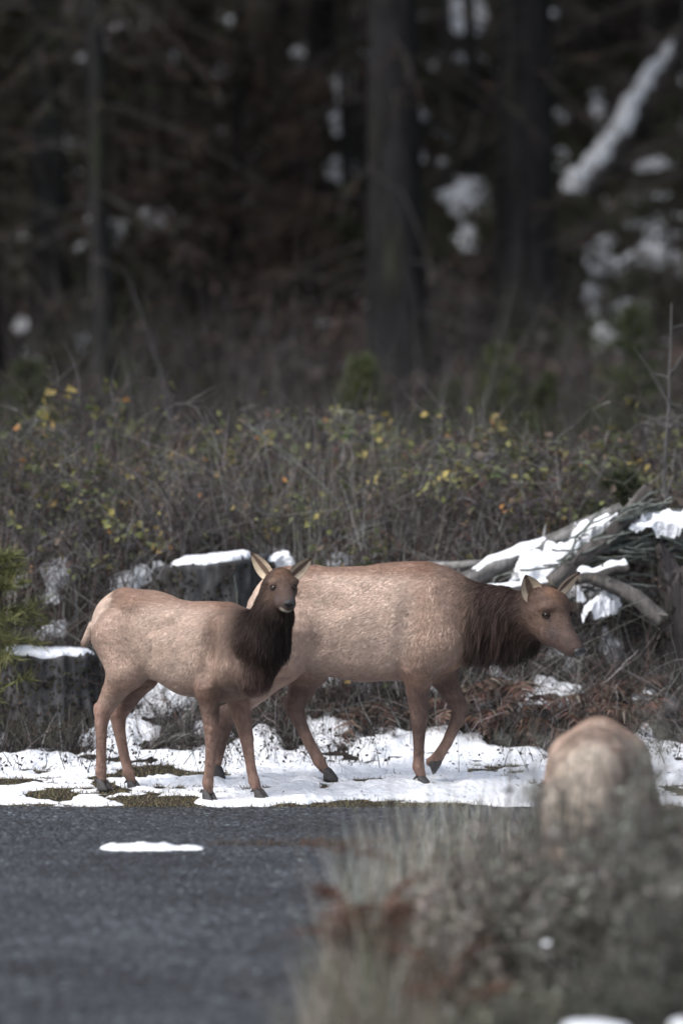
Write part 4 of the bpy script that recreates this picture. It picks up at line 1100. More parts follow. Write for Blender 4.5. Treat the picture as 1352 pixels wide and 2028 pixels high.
log('fallen_log', [at(960, 1170, md(20.9)), at(1030, 1163, md(21.0)), at(1120, 1150, md(21.1))], 0.04, 0.03, 'thin dark log low under snow beside the elk neck', DARKW, seed=19, snow=0.04, wob=0.015, knots=2)
log('fallen_log', [at(1175, 1150, md(20.6)), at(1260, 1180, md(20.4)), at(1310, 1225, md(20.2))], 0.05, 0.06, 'dark rotten log slanting down below the branch pile', DARKW, seed=29, wob=0.02, knots=3)
# branches stacked to the right
brs = [((1130, 1100), (1360, 1058), .017), ((1150, 1082), (1370, 1085), .02), ((1190, 1060), (1375, 1036), .026), ((1170, 1110), (1360, 1100), .014), ((1215, 1052), (1372, 1072), .016),
       ((1225, 1030), (1330, 990), .014), ((1240, 1000), (1372, 1012), .012), ((1160, 1092), (1352, 1120), .012), ((1250, 985), (1340, 1040), .011), ((1205, 1072), (1380, 1050), .022), ((1225, 1095), (1370, 1112), .011), ((1260, 1010), (1275, 1090), .012), ((1110, 1118), (1300, 1062), .012)]
rgp = np.random.default_rng(3)
for _ in range(30):
    xa = rgp.uniform(1100, 1330); ya = 1150 - (xa - 1100) * 0.42 + rgp.uniform(-30, 45); ln_ = rgp.uniform(90, 230); an_ = rgp.normal(-0.12, 0.35)
    brs.append(((xa, ya), (xa + ln_ * math.cos(an_), ya + ln_ * math.sin(an_)), rgp.uniform(0.006, 0.014)))
n_deep = len(brs)
for _ in range(26):
    xa = rgp.uniform(930, 1240); ya = 1178 - (xa - 930) * 0.48 + rgp.uniform(-22, 30); ln_ = rgp.uniform(60, 190); an_ = rgp.normal(-0.5, 0.28)
    brs.append(((xa, ya), (xa + ln_ * math.cos(an_), ya + ln_ * math.sin(an_)), rgp.uniform(0.004, 0.010)))
for i, ((xa, ya), (xb, yb), r) in enumerate(brs):
    d = md(21.3 + 0.15 * (i % 5)) if i < n_deep else md(20.85 + 0.1 * (i % 3))
    log('branch', [at(xa, ya, d), at((xa + xb) / 2, (ya + yb) / 2 - 4, d + 0.1), at(xb, yb, d + 0.15)], r, r * 0.6, 'thin greenish grey branch stacked in the snowy branch pile', GREENW, seed=40 + i, cat='branch', group='branches of the snowy pile', knots=2, wob=0.03, sides=7,
        snow=(0.05 if i == 2 else 0.0), snow_span=(0.35, 1.0))

def snow_slab(name, quad, d, th, label, seed, bulge=0.1):
    """lumpy drift caught between logs: corners given in pixels with their depth"""
    n = 70
    u, v = np.meshgrid(np.linspace(0, 1, n), np.linspace(0, 1, n))
    c = [at(px, py, md(dd)) for (px, py), dd in zip(quad, d)]
    P = (1 - u)[..., None] * (1 - v)[..., None] * c[0] + u[..., None] * (1 - v)[..., None] * c[1] + u[..., None] * v[..., None] * c[2] + (1 - u)[..., None] * v[..., None] * c[3]
    e = np.minimum(np.minimum(u, 1 - u), np.minimum(v, 1 - v)) * 2
    nz_ = fbm(P[..., 0] * 7, P[..., 2] * 7 + P[..., 1] * 2, oct=4, seed=seed, gain=0.6)
    hz_ = fbm(P[..., 0] * 5 + 20, P[..., 2] * 5, oct=2, seed=seed + 1)
    k_ = sstep(0.0, 0.5, e + 1.1 * nz_ - 0.12)
    P = P + k_[..., None] * np.array([0, -0.55, 0.8]) * th * (1 + 0.6 * hz_[..., None]) - (1 - k_)[..., None] * np.array([0, -0.5, 0.8]) * 0.06
    V = P.reshape(-1, 3)
    k = np.arange(n - 1)[:, None] * n + np.arange(n - 1)[None]
    Q = np.stack([k, k + 1, k + 1 + n, k + n], -1).reshape(-1, 4)
    kk = k_.reshape(-1); Q = Q[(kk[Q] > 0.06).any(1)]
    used = np.unique(Q); remap = np.zeros(len(V), int); remap[used] = np.arange(len(used))
    V = V[used]; base = np.array([V[:, 0].mean(), V[:, 1].mean(), V[:, 2].min()])
    o = link(name, mesh_np(name, V - base, quads=remap[Q]), M['snow']); o.location = tuple(base)
    return tag(o, label, 'snow', kind='stuff')
snow_slab('snow_drift', [(945, 1172), (1125, 1158), (1235, 1010), (1130, 1040)], [21.2, 21.0, 21.9, 22.1], 0.05, 'thick snow caught between the two leaning logs of the branch pile', 4)
snow_slab('snow_drift', [(1245, 1050), (1375, 1056), (1375, 1016), (1262, 1020)], [21.2, 21.2, 21.6, 21.6], 0.05, 'snow lying on top of the stacked greenish branches', 9)
snow_slab('snow_drift', [(1150, 1222), (1235, 1200), (1255, 1165), (1140, 1168)], [20.6, 20.6, 21.0, 21.0], 0.035, 'ragged snow patch below the branch pile next to the elk face', 13)
snow_slab('snow_drift', [(500, 1128), (600, 1125), (585, 1096), (505, 1098)], [23.0, 23.0, 23.4, 23.4], 0.06, 'snow heap beside the mossy stump behind the young elk ears', 17)

# ------------------------------------------------------------------ forest hillside: snow, trunks, crowns
hill = [(655, 710, 145, 215), (865, 970, 360, 430), (900, 945, 445, 500), (880, 965, 0, 80), (895, 960, 100, 145), (1150, 1245, 505, 550), (1250, 1360, 470, 560), (1155, 1195, 570, 640), (1165, 1235, 650, 700),
        (1215, 1340, 378, 402), (1250, 1345, 322, 342), (1290, 1360, 430, 475), (385, 425, 402, 434), (290, 352, 418, 462), (462, 520, 372, 418), (50, 90, 532, 572), (168, 200, 428, 456),
        (1170, 1200, 192, 250), (1098, 1126, 285, 340), (40, 80, 692, 722), (150, 185, 582, 608), (445, 495, 168, 194), (655, 690, 225, 265), (280, 320, 30, 60), (290, 330, 90, 112), (430, 470, 40, 62),
        (560, 620, 100, 120), (0, 20, 260, 290), (820, 850, 215, 250), (1180, 1210, 470, 500), (1300, 1352, 575, 600), (20, 60, 630, 660), (530, 560, 640, 655), (0, 12, 420, 440), (820, 850, 20, 50), (870, 890, 320, 340)]
hb = px_blobs(hill)
rgx = np.random.default_rng(5)
for _ in range(170):
    y = rgx.uniform(46, 72); q_ = rgx.random() ** 2; hb.append((rgx.uniform(-0.16, 0.16) * y, y, 0.06 + 0.4 * q_, 0.06 + 0.35 * q_))
def hill_t(X, Y):
    X = X + 0.12 * fbm(X * 1.6, Y * 1.6, oct=3, seed=151); Y = Y + 0.18 * fbm(X * 1.6 + 9, Y * 1.6, oct=3, seed=152)
    n = 0.4 * fbm(X * 2.2, Y * 2.2, oct=3, seed=141) + 0.6 * fbm(X * 6, Y * 6, oct=3, seed=143, gain=0.7)
    b = blob_field(hb, X, Y)
    return np.where(b > -0.95, -0.1 + 0.17 * sstep(-0.6, 0.5, b + 1.2 * n), -0.1)
xs = np.arange(-12, 12, 0.1); ys = np.arange(42.5, 70, 0.1)
V, Q = grid_mesh('snow', xs, ys, lambda X, Y: gz(X, Y) + hill_t(X, Y))
tt = hill_t(V[:, 0], V[:, 1]); Q = Q[(tt[Q] > -0.04).any(1)]
used = np.unique(Q); remap = np.zeros(len(V), int); remap[used] = np.arange(len(used))
tag(link('snow', mesh_np('snow', V[used], quads=remap[Q]), M['snow']), kind='structure')

def make_trunk_mesh(h, r, seed, col, lean=(0, 0), sides=20):
    t = np.linspace(0, 1, 40) ** 1.3; a = np.arange(sides) / sides * 2 * np.pi
    cx = lean[0] * h * t + 0.05 * h * 0.15 * fbm(t * 3, t * 0, oct=2, seed=seed); cy = lean[1] * h * t
    R = r * (1 - 0.85 * t) * (1 + 0.45 * np.exp(-t * h / 0.5))
    rr = R[:, None] * (1 + 0.08 * fbm(np.cos(a)[None] * 5 + 0 * t[:, None], np.sin(a)[None] * 5 + 0 * t[:, None], (t * h * 0.7)[:, None] + 0 * a[None], oct=3, seed=seed + 2))
    V = np.stack([cx[:, None] + rr * np.cos(a), cy[:, None] + rr * np.sin(a), np.broadcast_to((-0.4 + t * (h + 0.4))[:, None], rr.shape)], -1).reshape(-1, 3)
    n = len(t); k = np.arange(n - 1)[:, None] * sides; j = np.arange(sides)[None]
    Q = np.stack([k + j, k + (j + 1) % sides, k + sides + (j + 1) % sides, k + sides + j], -1).reshape(-1, 4)
    nn = fbm(V[:, 0] * 6, V[:, 1] * 6, V[:, 2] * 0.9, oct=3, seed=seed + 5)[:, None]
    C = np.array(col) * (1 + 0.7 * nn); mo = sstep(0.1, 0.6, fbm(V[:, 0] * 2, V[:, 1] * 2, V[:, 2] * 0.5, oct=3, seed=seed + 6))[:, None]
    C = C * (1 - 0.5 * mo) + np.array([0.03, 0.033, 0.018]) * 0.5 * mo
    return mesh_np('trunk', V, quads=Q, col=C)

def crown_mesh(h, rad, seed, nb=70, per=46, col=(0.028, 0.036, 0.018), size=0.34):
    """fir crown: drooping boughs carrying flat needle sprays, open between the boughs"""
    rg = np.random.default_rng(seed); B = Batch()
    t = rg.random(nb) ** 0.9; ang = rg.random(nb) * 2 * np.pi
    Lb = rad * (1 - t) ** 0.7 * rg.uniform(0.6, 1.15, nb) + 0.3
    d = np.stack([np.cos(ang), np.sin(ang), rg.uniform(-0.25, 0.15, nb)], -1)
    base = np.stack([0 * t, 0 * t, t * h], -1); bend = np.stack([0 * t, 0 * t, -0.35 * Lb], -1)
    P = ribbons(B, base, d, Lb, 0.06 * Lb ** 0.5, bend, np.array([0.03, 0.026, 0.022]), segs=6, rg=rg)
    bi = rg.integers(0, nb, nb * per); q = rg.random(nb * per) ** 0.7
    pos = base[bi] + norm(d)[bi] * (Lb[bi] * q)[:, None] + bend[bi] * (q ** 2)[:, None] + rg.normal(size=(len(bi), 3)) * np.array([0.14, 0.14, 0.06])
    nr = np.stack([rg.normal(size=len(bi)) * 0.5, rg.normal(size=len(bi)) * 0.5, np.ones(len(bi))], -1)
    leaves(B, pos, nr, size * rg.uniform(0.5, 1.2, len(bi)), pick([col, np.array(col) * 1.5, np.array([0.05, 0.036, 0.02])], [5, 3, 1], len(bi), 0.3, rg), rg, aspect=0.45, fold=-0.3)
    return B.mesh('crown', smooth=False)

cm = [crown_mesh(13, 2.6, 60, nb=44), crown_mesh(15, 3.0, 61, nb=50)]
low = [crown_mesh(7, 2.0, 64, nb=32, per=50, size=0.26), crown_mesh(8, 2.2, 65, nb=34, per=50, size=0.26)]
for m_ in cm + low: m_.materials.append(M['plant'])
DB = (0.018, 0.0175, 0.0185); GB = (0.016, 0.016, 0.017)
trees = [  # px, width px, depth, height, colour, lean, crown base, crown mesh, label
    (775, 122, 30.5, 24, DB, (0.0, 0), 8.5, cm[1], 'thick dark straight fir trunk rising behind a small green sapling', None),
    (1040, 132, 32.0, 24, DB, (0.004, 0), 8.5, cm[0], 'broad dark fir trunk beside the snowy leaning log', None),
    (205, 48, 30.0, 19, GB, (-0.03, 0), 8.0, low[0], 'grey-barked trunk leaning among the dark firs', None),
    (100, 78, 31.5, 20, GB, (0.008, 0), 8.6, cm[0], 'broad grey-barked upright trunk with snow spots beside it', None),
    (-70, 120, 30.8, 22, DB, (0.0, 0), 8.2, cm[1], 'dark fir trunk at the forest edge close to the broad grey-barked trunk', None),
    (1405, 110, 31.0, 22, DB, (-0.003, 0), 8.0, cm[0], 'dark fir trunk at the forest edge near the upper end of the snowy log', None)]
for k_, (px, wd, d, lean) in enumerate([(310, 34, 36, -0.01), (395, 60, 41, 0.01), (470, 26, 34, 0.02), (565, 44, 38, 0.0), (640, 60, 42, 0.0), (20, 40, 37, 0.02), (880, 30, 41, 0.01), (930, 26, 38, -0.02), (1180, 46, 42, 0.0),
                                        (1275, 34, 40, 0.02), (700, 28, 35, -0.015), (1330, 60, 42, 0), (-180, 70, 36, 0.01), (-290, 100, 32, 0), (-420, 60, 38, 0), (1520, 80, 35, 0), (1640, 100, 32, -0.01), (1760, 60, 40, 0)]):
    trees.append((px, wd, d, 17 + 2 * (k_ % 4), DB if k_ % 3 else (0.048, 0.044, 0.044), (lean, 0), (4.2 if k_ % 4 == 1 else 6.2), low[k_ % 2] if k_ % 2 else cm[k_ % 4 // 2], 'unseen slender conifer keeping the snowy hillside in shade', 'conifers back on the hillside'))
for i, (px, wd, d, h, col, lean, cb, cmesh, lab, grp) in enumerate(trees):
    g_ = on_ground(px, d)
    root = empty('fir_tree', tuple(g_)); tag(root, lab, 'tree', grp)
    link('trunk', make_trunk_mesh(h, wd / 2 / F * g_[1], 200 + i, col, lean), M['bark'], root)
    cr = link('crown', cmesh, None, root); cr.location = (lean[0] * cb, lean[1] * cb, cb); cr.rotation_euler = (0, 0, i * 1.7); s_ = (h - cb) / (13 if cmesh in (cm[0],) else 15 if cmesh is cm[1] else 8); cr.scale = (max(0.8, s_), max(0.8, s_), s_ * 1.02)
    # dead lower branches
    rg = np.random.default_rng(300 + i); nb = 54; B = Batch()
    zz = rg.uniform(1.2, cb + 1, nb); an = rg.random(nb) * 6.28; Lb = rg.uniform(0.8, 3.4, nb)
    d3 = np.stack([np.cos(an), np.sin(an), rg.uniform(-0.5, 0.2, nb)], -1)
    bs = np.stack([lean[0] * zz, 0 * zz, zz], -1)
    t_ = np.linspace(0, 1, 6); bend = np.stack([rg.normal(size=nb) * 0.1, rg.normal(size=nb) * 0.1, -0.3 * Lb], -1)
    PP = bs[:, None] + norm(d3)[:, None] * (Lb[:, None] * t_)[..., None] + bend[:, None] * (t_ ** 2)[None, :, None]
    tubes(B, PP, (0.021 * (1 - 0.8 * t_))[None] * np.ones((nb, 1)), np.tile(np.array([0.05, 0.046, 0.045]), (nb, 1)), sides=4)
    bi = rg.integers(0, nb, nb * 14); q = rg.uniform(0.3, 1, nb * 14)
    pos = bs[bi] + norm(d3)[bi] * (Lb[bi] * q)[:, None] + bend[bi] * (q ** 2)[:, None]
    ribbons(B, pos, d3[bi] + rg.normal(size=(len(bi), 3)) * 0.7 + np.array([0, 0, -0.4]), rg.uniform(0.2, 0.8, len(bi)), 0.016, rg.normal(size=(len(bi), 3)) * 0.05, pick([(0.09, 0.078, 0.075), (0.06, 0.066, 0.036), (0.11, 0.068, 0.055)], [2, 1.5, 1], len(bi), 0.3, rg), segs=2, rg=rg)
    B.build('dead_branch', M['plant'], root)['kind'] = 'stuff'
# young hemlocks under the firs, boughs down to the ground
hm_ = [crown_mesh(5.0, 1.5, 80 + k, nb=60, per=60, col=c_, size=0.16) for k, c_ in enumerate([(0.05, 0.049, 0.032), (0.068, 0.05, 0.042), (0.035, 0.04, 0.024)])]
for m_ in hm_: m_.materials.append(M['plant'])
for i, (px, d, sc, k) in enumerate([(352, 47.5, 1.15, 1), (612, 47, 0.8, 1), (22, 48, 1.2, 0), (1325, 46.5, 0.75, 2), (480, 52, 1.2, 1), (260, 55, 1.3, 2)]):
    x = (px - HX) / F * d; g_ = (x, d, float(gz(np.array([x]), np.array([d]))[0]))
    root = empty('hemlock', g_); tag(root, ['sparse olive young hemlock in the shade of the firs', 'brown withered young conifer in the shade of the firs', 'dark green young hemlock in the shade of the firs'][k], 'tree', ['olive young hemlocks', 'brown young conifers', 'dark young hemlocks'][k])
    if i == 0: tmh = make_trunk_mesh(5.2, 0.05, 910, (0.05, 0.045, 0.043), sides=8); tmh.materials.append(M['bark'])
    t_ = link('trunk', tmh, None, root); c_ = link('crown', hm_[k], None, root); c_.rotation_euler = (0, 0, i * 1.3); c_.location = (0, 0, 0.3)
    root.scale = (sc, sc, sc)
# unseen ranks of the same wood up the slope and beside the clearing keep the hillside in shade
rg = np.random.default_rng(77)
for i in range(18):
    if i < 8: y = rg.uniform(68, 88); x = rg.uniform(-18, 18)
    else: y = rg.uniform(44, 68); x = rg.choice([-1, 1]) * rg.uniform(11, 20)
    g_ = np.array([x, y, float(gz(np.array([x]), np.array([y]))[0])])
    root = empty('fir_tree', tuple(g_)); tag(root, 'unseen slender conifer keeping the snowy hillside in shade', 'tree', 'conifers back on the hillside')
    if i == 0: tm = make_trunk_mesh(20, 0.22, 900, DB); tm.materials.append(M['bark'])
    link('trunk', tm, None, root)
    cr = link('crown', cm[i % 2], None, root); cr.location = (0, 0, 5.0); cr.rotation_euler = (0, 0, i * 2.1); cr.scale = (1.1, 1.1, 1.05)

# fallen, snow-plastered tree lying up the hillside
pa = ground_hit(1108, 425, 43); pb = at(1222, 265, pa[1] + 1.5); pc = at(1352, 70, pa[1] + 3.6)
log('fallen_tree', [pa + np.array([-0.3, -0.2, -0.3]), pb, pc], 0.27, 0.17, 'snow-plastered fallen tree slanting up the dark hillside', DARKW, seed=71, snow=0.16, wob=0.1, knots=9, cat='fallen tree', snow_span=(0.12, 0.95))

# ------------------------------------------------------------------ plants of the bank
def clear_mask(x, y, z=None):
    """0 where stumps, logs or thick snow occupy the bank"""
    px = HX + x / y * F
    m = np.ones(len(x))
    for c, r in ((c1, 0.40), (c2, 0.52), (c3, 0.25)):
        m *= (np.hypot(x - c[0], y - c[1]) > r)
    return m > 0

TWIG = [(0.12, 0.11, 0.11), (0.05, 0.043, 0.044), (0.27, 0.26, 0.26), (0.085, 0.062, 0.06)]
STRAW = [(0.22, 0.205, 0.19), (0.12, 0.112, 0.103), (0.36, 0.355, 0.34), (0.065, 0.066, 0.056)]
LEAFC = [(0.10, 0.115, 0.06), (0.19, 0.19, 0.08), (0.36, 0.29, 0.10), (0.42, 0.22, 0.08), (0.13, 0.09, 0.07)]

def bramble(seed, nc=30, h=0.75, rad=0.75, nl=200, leafw=(4, 4, 2, 0.5, 2)):
    rg = np.random.default_rng(seed)
    B = Batch(); n = nc
    base = np.stack([rg.normal(size=n) * 0.14, rg.normal(size=n) * 0.14, np.full(n, -0.04)], -1)
    an = rg.random(n) * 6.28; out = rg.uniform(0.3, 1.0, n) * rad; up = h * rg.uniform(0.7, 1.5, n)
    t = np.linspace(0, 1, 10)
    P = np.zeros((n, 10, 3))
    P[..., 0] = base[:, 0:1] + np.cos(an)[:, None] * out[:, None] * t ** 1.3
    P[..., 1] = base[:, 1:2] + np.sin(an)[:, None] * out[:, None] * t ** 1.3
    P[..., 2] = base[:, 2:3] + up[:, None] * (2.1 * t - 1.45 * t ** 2)
    P += np.cumsum(rg.normal(size=P.shape) * 0.012, axis=1)
    tubes(B, P, (0.0050 * (1 - 0.7 * t))[None] * rg.uniform(0.6, 1.3, (n, 1)), pick(TWIG, [2, 2, 1.2, 2], n, 0.3, rg), sides=3)
    # side twigs
    m = nc * 9; ci = rg.integers(0, n, m); ti = rg.integers(2, 10, m)
    b2 = P[ci, ti]; ribbons(B, b2, rg.normal(size=(m, 3)) + np.array([0, 0, 0.5]), rg.uniform(0.08, 0.32, m), rg.uniform(0.003, 0.006, m), rg.normal(size=(m, 3)) * 0.05, pick(TWIG, [2, 2, 1.5, 1], m, 0.3, rg), segs=3, rg=rg)
    canes = B.mesh('canes')
    LB = Batch(); m = nl // 3
    ci = rg.integers(0, n, m); ti = rg.integers(4, 10, m)
    c = np.repeat(P[ci, ti] + rg.normal(size=(m, 3)) * 0.05, 3, 0) + rg.normal(size=(m * 3, 3)) * 0.025
    col = np.repeat(pick(LEAFC, leafw, m, 0.3, rg), 3, 0)
    leaves(LB, c, rg.normal(size=(m * 3, 3)) * 0.6 + np.array([0, -0.5, 0.8]), 0.022 + 0.07 * rg.random(m * 3) ** 1.6, col, rg, aspect=0.75)
    lv = LB.mesh('foliage', smooth=False)
    return canes, lv

protos = [bramble(400 + i, nc=26 + 3 * i, h=0.55 + 0.06 * i, rad=0.6 + 0.07 * i, nl=[210, 36, 170, 18, 260][i], leafw=[(5, 4, 1.0, .05, 2), (1, 1, .5, .05, 3), (3, 5, 2.0, .2, 1), (1, 1, .8, .15, 4), (6, 4, .6, .03, 1)][i]) for i in range(5)]
LAB = ['tangled bramble bush with olive and yellow leaves on the bank', 'nearly leafless bramble tangle of brown canes on the bank', 'bramble bush with many yellow leaves on the bank', 'bare thorny bramble canes with a few withered leaves on the bank', 'leafy green bramble bush on the bank']
GRP = ['olive and yellow brambles', 'leafless brown brambles', 'yellow-leaved brambles', 'bare thorny brambles', 'green brambles']
if BUILD_VEG:
    for c_, l_ in protos: c_.materials.append(M['plant']); l_.materials.append(M['plant'])
    rg = np.random.default_rng(88)
    spots = []
    for i in range(4000):
        y = 19.2 + 3.4 * rg.random() ** 1.1; x = rg.uniform(-0.135, 0.135) * y
        dens = 0.36
        if all((x - a) ** 2 + (y - b) ** 2 > dens ** 2 for a, b in spots) and clear_mask(np.array([x]), np.array([y]))[0]:
            px = HX + x / y * F
            if px > 880 and y < 20.3: continue
            if 300 < px < 660 and y < 20.4: continue
            if np.hypot(x - c1[0], y - c1[1]) < 0.7 or (y < c2[1] and np.hypot(x - c2[0], y - c2[1]) < 0.9): continue
            spots.append((x, y))
    for x, y in spots:
        far_ = y > 20.8
        k_ = rg.choice(5, p=[.34, .10, .20, .08, .28] if far_ else ([.16, .30, .08, .26, .2] if y > 20.0 else [.1, .35, .08, .37, .1]))
        r = empty('bramble_bush', (x, y, float(gz(np.array([x]), np.array([y]))[0])), rg.random() * 6.28)
        s_ = rg.uniform(0.6, 1.0) * (0.8 if y < 19.8 else 1.0) * (rg.uniform(0.9, 1.45) if y > 20.7 else 1.0); r.scale = (s_, s_, s_ * rg.uniform(0.85, 1.1))
        tag(r, LAB[k_], 'bramble', GRP[k_])
        a_ = link('canes', protos[k_][0], None, r); a_['kind'] = 'stuff'
        b_ = link('foliage', protos[k_][1], None, r); b_['kind'] = 'stuff'

    # ---- dry grass over the bank (nobody could count it)
    rg = np.random.default_rng(99); B = Batch()
    n = 60000
    y = 18.75 + 3.9 * rg.random(n) ** 1.15; x = rg.uniform(-0.14, 0.14, n) * y
    dn = fbm(x * 1.3, y * 1.3, oct=3, seed=91) + 0.25 * (y < 19.2)
    t_ = snow_t(x, y)
    ok = clear_mask(x, y) & (dn > np.where(y > 19.8, 0.0, -0.2)) & ((t_ < 0.0) | (rg.random(n) < 0.06))
    x, y = x[ok], y[ok]; n = len(x)
    base = np.stack([x, y, gz(x, y) - 0.02], -1)
    lay = np.stack([fbm(x * 0.9, y * 0.9, oct=2, seed=93), fbm(x * 0.9 + 30, y * 0.9, oct=2, seed=94), np.zeros(n)], -1)
    d = rg.normal(size=(n, 3)) * 0.45 + lay * 1.0 + np.array([0, -0.1, 0.85]); d[:, 2] = np.abs(d[:, 2]) + 0.15
    L_ = rg.uniform(0.15, 0.62, n) * np.where(y < 19.15, 0.7, 1.0)
    bend = np.stack([rg.normal(size=n) * 0.16, rg.normal(size=n) * 0.16, -rg.uniform(0.05, 0.35, n)], -1) * L_[:, None] * 1.6
    ribbons(B, base, d, L_, rg.uniform(0.003, 0.008, n), bend, pick(STRAW + TWIG, [2, 2, 1.5, 2.5, 2, 4, 1.2, 2.5], n, 0.45, rg), segs=4, rg=rg)
    # weeds growing up against the stumps
    for c_, r_ in ((c1, 0.36), (c2, 0.44), (c3, 0.2)):
        n = 900; an = rg.uniform(-math.pi, 0.0, n); rr = r_ * rg.uniform(1.1, 1.7, n); x = c_[0] + rr * np.cos(an); y = c_[1] + rr * np.sin(an); ok = (snow_t(x, y) < 0.01) | (rg.random(n) < 0.15); x, y = x[ok], y[ok]; n = len(x)
        base = np.stack([x, y, gz(x, y) - 0.02], -1); L_ = rg.uniform(0.1, 0.46, n) * (0.45 + 0.55 * rg.random(n))
        ribbons(B, base, rg.normal(size=(n, 3)) * 0.25 + np.array([0, 0.1, 1.0]), L_, rg.uniform(0.004, 0.009, n), rg.normal(size=(n, 3)) * 0.08, pick(STRAW + TWIG, [2, 2, 1, 3, 2, 4, 1, 2], n, 0.4, rg), segs=4, rg=rg)
    # long arching dead canes, pale and dark, crossing over the tangle
    n = 4200; y = 18.9 + 3.4 * rg.random(n) ** 1.2; x = rg.uniform(-0.14, 0.14, n) * y
    ok = clear_mask(x, y) & (snow_t(x, y) < 0.05); x, y = x[ok], y[ok]; n = len(x); t = np.linspace(0, 1, 9)
    base = np.stack([x, y, gz(x, y) - 0.02], -1); dv = norm(rg.normal(size=(n, 3)) * np.array([0.55, 0.35, 0.2]) + np.array([0, 0, 0.75]))
    L_ = rg.uniform(0.25, 1.0, n) * np.where(y < 19.2, 0.6, 1.0); bend = np.stack([rg.normal(size=n) * 0.35, rg.normal(size=n) * 0.15, -rg.uniform(0.0, 0.55, n)], -1) * L_[:, None]
    P = base[:, None] + dv[:, None] * (L_[:, None] * t)[..., None] + bend[:, None] * (t ** 2)[None, :, None] + np.cumsum(rg.normal(size=(n, 9, 3)) * 0.006, axis=1)
    tubes(B, P, (rg.uniform(0.002, 0.0056, n)[:, None]) * (1 - 0.65 * t)[None], pick([(0.36, 0.345, 0.33), (0.22, 0.20, 0.19), (0.06, 0.05, 0.047), (0.16, 0.10, 0.085), (0.26, 0.29, 0.27)], [2, 3, 3, 2, 1], n, 0.3, rg), sides=3)
    # tall upright straw stems in clumps
    n = 5200; y = 19.15 + 3.0 * rg.random(n); x = rg.uniform(-0.14, 0.14, n) * y
    ok = clear_mask(x, y) & (fbm(x * 1.6, y * 1.6, oct=2, seed=191) > 0.05) & (snow_t(x, y) < 0.0); x, y = x[ok], y[ok]; n = len(x)
    base = np.stack([x, y, gz(x, y) - 0.02], -1); L_ = rg.uniform(0.35, 0.95, n) * np.where(y < 19.5, 0.6, 1.0)
    ribbons(B, base, rg.normal(size=(n, 3)) * 0.16 + np.array([0, 0, 1.0]), L_, rg.uniform(0.004, 0.009, n), rg.normal(size=(n, 3)) * 0.09, pick([(0.30, 0.28, 0.25), (0.16, 0.147, 0.135), (0.44, 0.43, 0.41), (0.07, 0.06, 0.055)], [2.5, 3, 1, 3], n, 0.3, rg), segs=4, rg=rg)
    # forest edge brush: taller leafless stems at the wood's foot
    n = 3400; y = rg.uniform(27, 58, n); x = rg.uniform(-0.14, 0.14, n) * y
    base = np.stack([x, y, gz(x, y) - 0.02], -1); d = rg.normal(size=(n, 3)) * 0.35 + np.array([0, 0, 1.0])
    ribbons(B, base, d, rg.uniform(0.6, 2.6, n), rg.uniform(0.008, 0.022, n), rg.normal(size=(n, 3)) * 0.25, pick([(0.05, 0.047, 0.047), (0.026, 0.023, 0.024), (0.09, 0.087, 0.087), (0.04, 0.044, 0.028)], [3, 3, 1.2, 1], n, 0.3, rg), segs=5, rg=rg)
    tag(B.build('dead_grass', M['plant'], smooth=False), 'dry tangled grass and dead stems covering the bank', 'grass', kind='stuff')

    # hillside undergrowth: dead bracken, salal and forest litter in the shade
    B = Batch(); n = 78000
    y = rg.uniform(42, 70, n); x = rg.uniform(-0.2, 0.2, n) * y
    dn = fbm(x * 0.8, y * 0.8, oct=3, seed=95); t_ = hill_t(x, y)
    ok = (dn > -0.15) & ((t_ < 0) | (rg.random(n) < 0.02)); x, y, dn = x[ok], y[ok], dn[ok]; n = len(x)
    hgt = np.clip(rg.uniform(0.0, 0.9, n) * (0.4 + dn), 0.02, 1.2)
    pos = np.stack([x, y, gz(x, y) + hgt], -1)
    hue = fbm(x * 0.5, y * 0.5, oct=2, seed=96)
    c_g = pick([(0.042, 0.046, 0.026), (0.06, 0.062, 0.036)], [1, 1], n, 0.3, rg); c_b = pick([(0.10, 0.075, 0.07), (0.14, 0.095, 0.082), (0.07, 0.062, 0.064)], [2, 1, 2], n, 0.3, rg)
    leaves(B, pos, rg.normal(size=(n, 3)) + np.array([0, -0.3, 0.8]), rg.uniform(0.1, 0.3, n), np.where((hue > 0.05)[:, None], c_g, c_b), rg, aspect=0.5)
    tag(B.build('undergrowth', M['plant'], smooth=False), 'dark ferns and litter covering the shaded hillside', 'undergrowth', kind='stuff')

    # ---- twigs and weed tops poking out of the snow strip
    B = Batch(); n = 1300
    x = rg.uniform(-2.3, 2.4, n); y = 17.6 + 1.6 * rg.random(n) ** 0.6
    cl = fbm(x * 1.8, y * 1.8, oct=2, seed=97); ok = cl > -0.1; x, y = x[ok], y[ok]; n = len(x)
    base = np.stack([x, y, gz(x, y) - 0.02], -1)
    P = ribbons(B, base, rg.normal(size=(n, 3)) * 0.35 + np.array([0, 0, 1.0]), rg.uniform(0.08, 0.34, n), rg.uniform(0.004, 0.009, n), rg.normal(size=(n, 3)) * 0.05, pick([(0.03, 0.027, 0.026), (0.055, 0.047, 0.042)], [2, 1], n, 0.3, rg), segs=3, rg=rg)
    tp = np.repeat(P[:, 2:4].reshape(-1, 3), 2, 0)
    leaves(B, tp + rg.normal(size=tp.shape) * 0.012, rg.normal(size=tp.shape), rg.uniform(0.012, 0.034, len(tp)), pick([(0.03, 0.027, 0.025), (0.06, 0.045, 0.035)], [2, 1], len(tp), 0.3, rg), rg)
    tag(B.build('weed_stems', M['plant'], smooth=False), 'dark dead weed stems poking through the snow', 'weeds', kind='stuff')

    B = Batch(); n = 900; x = rg.uniform(-2.6, 2.6, n); y = 16.4 + 2.6 * rg.random(n) ** 0.8
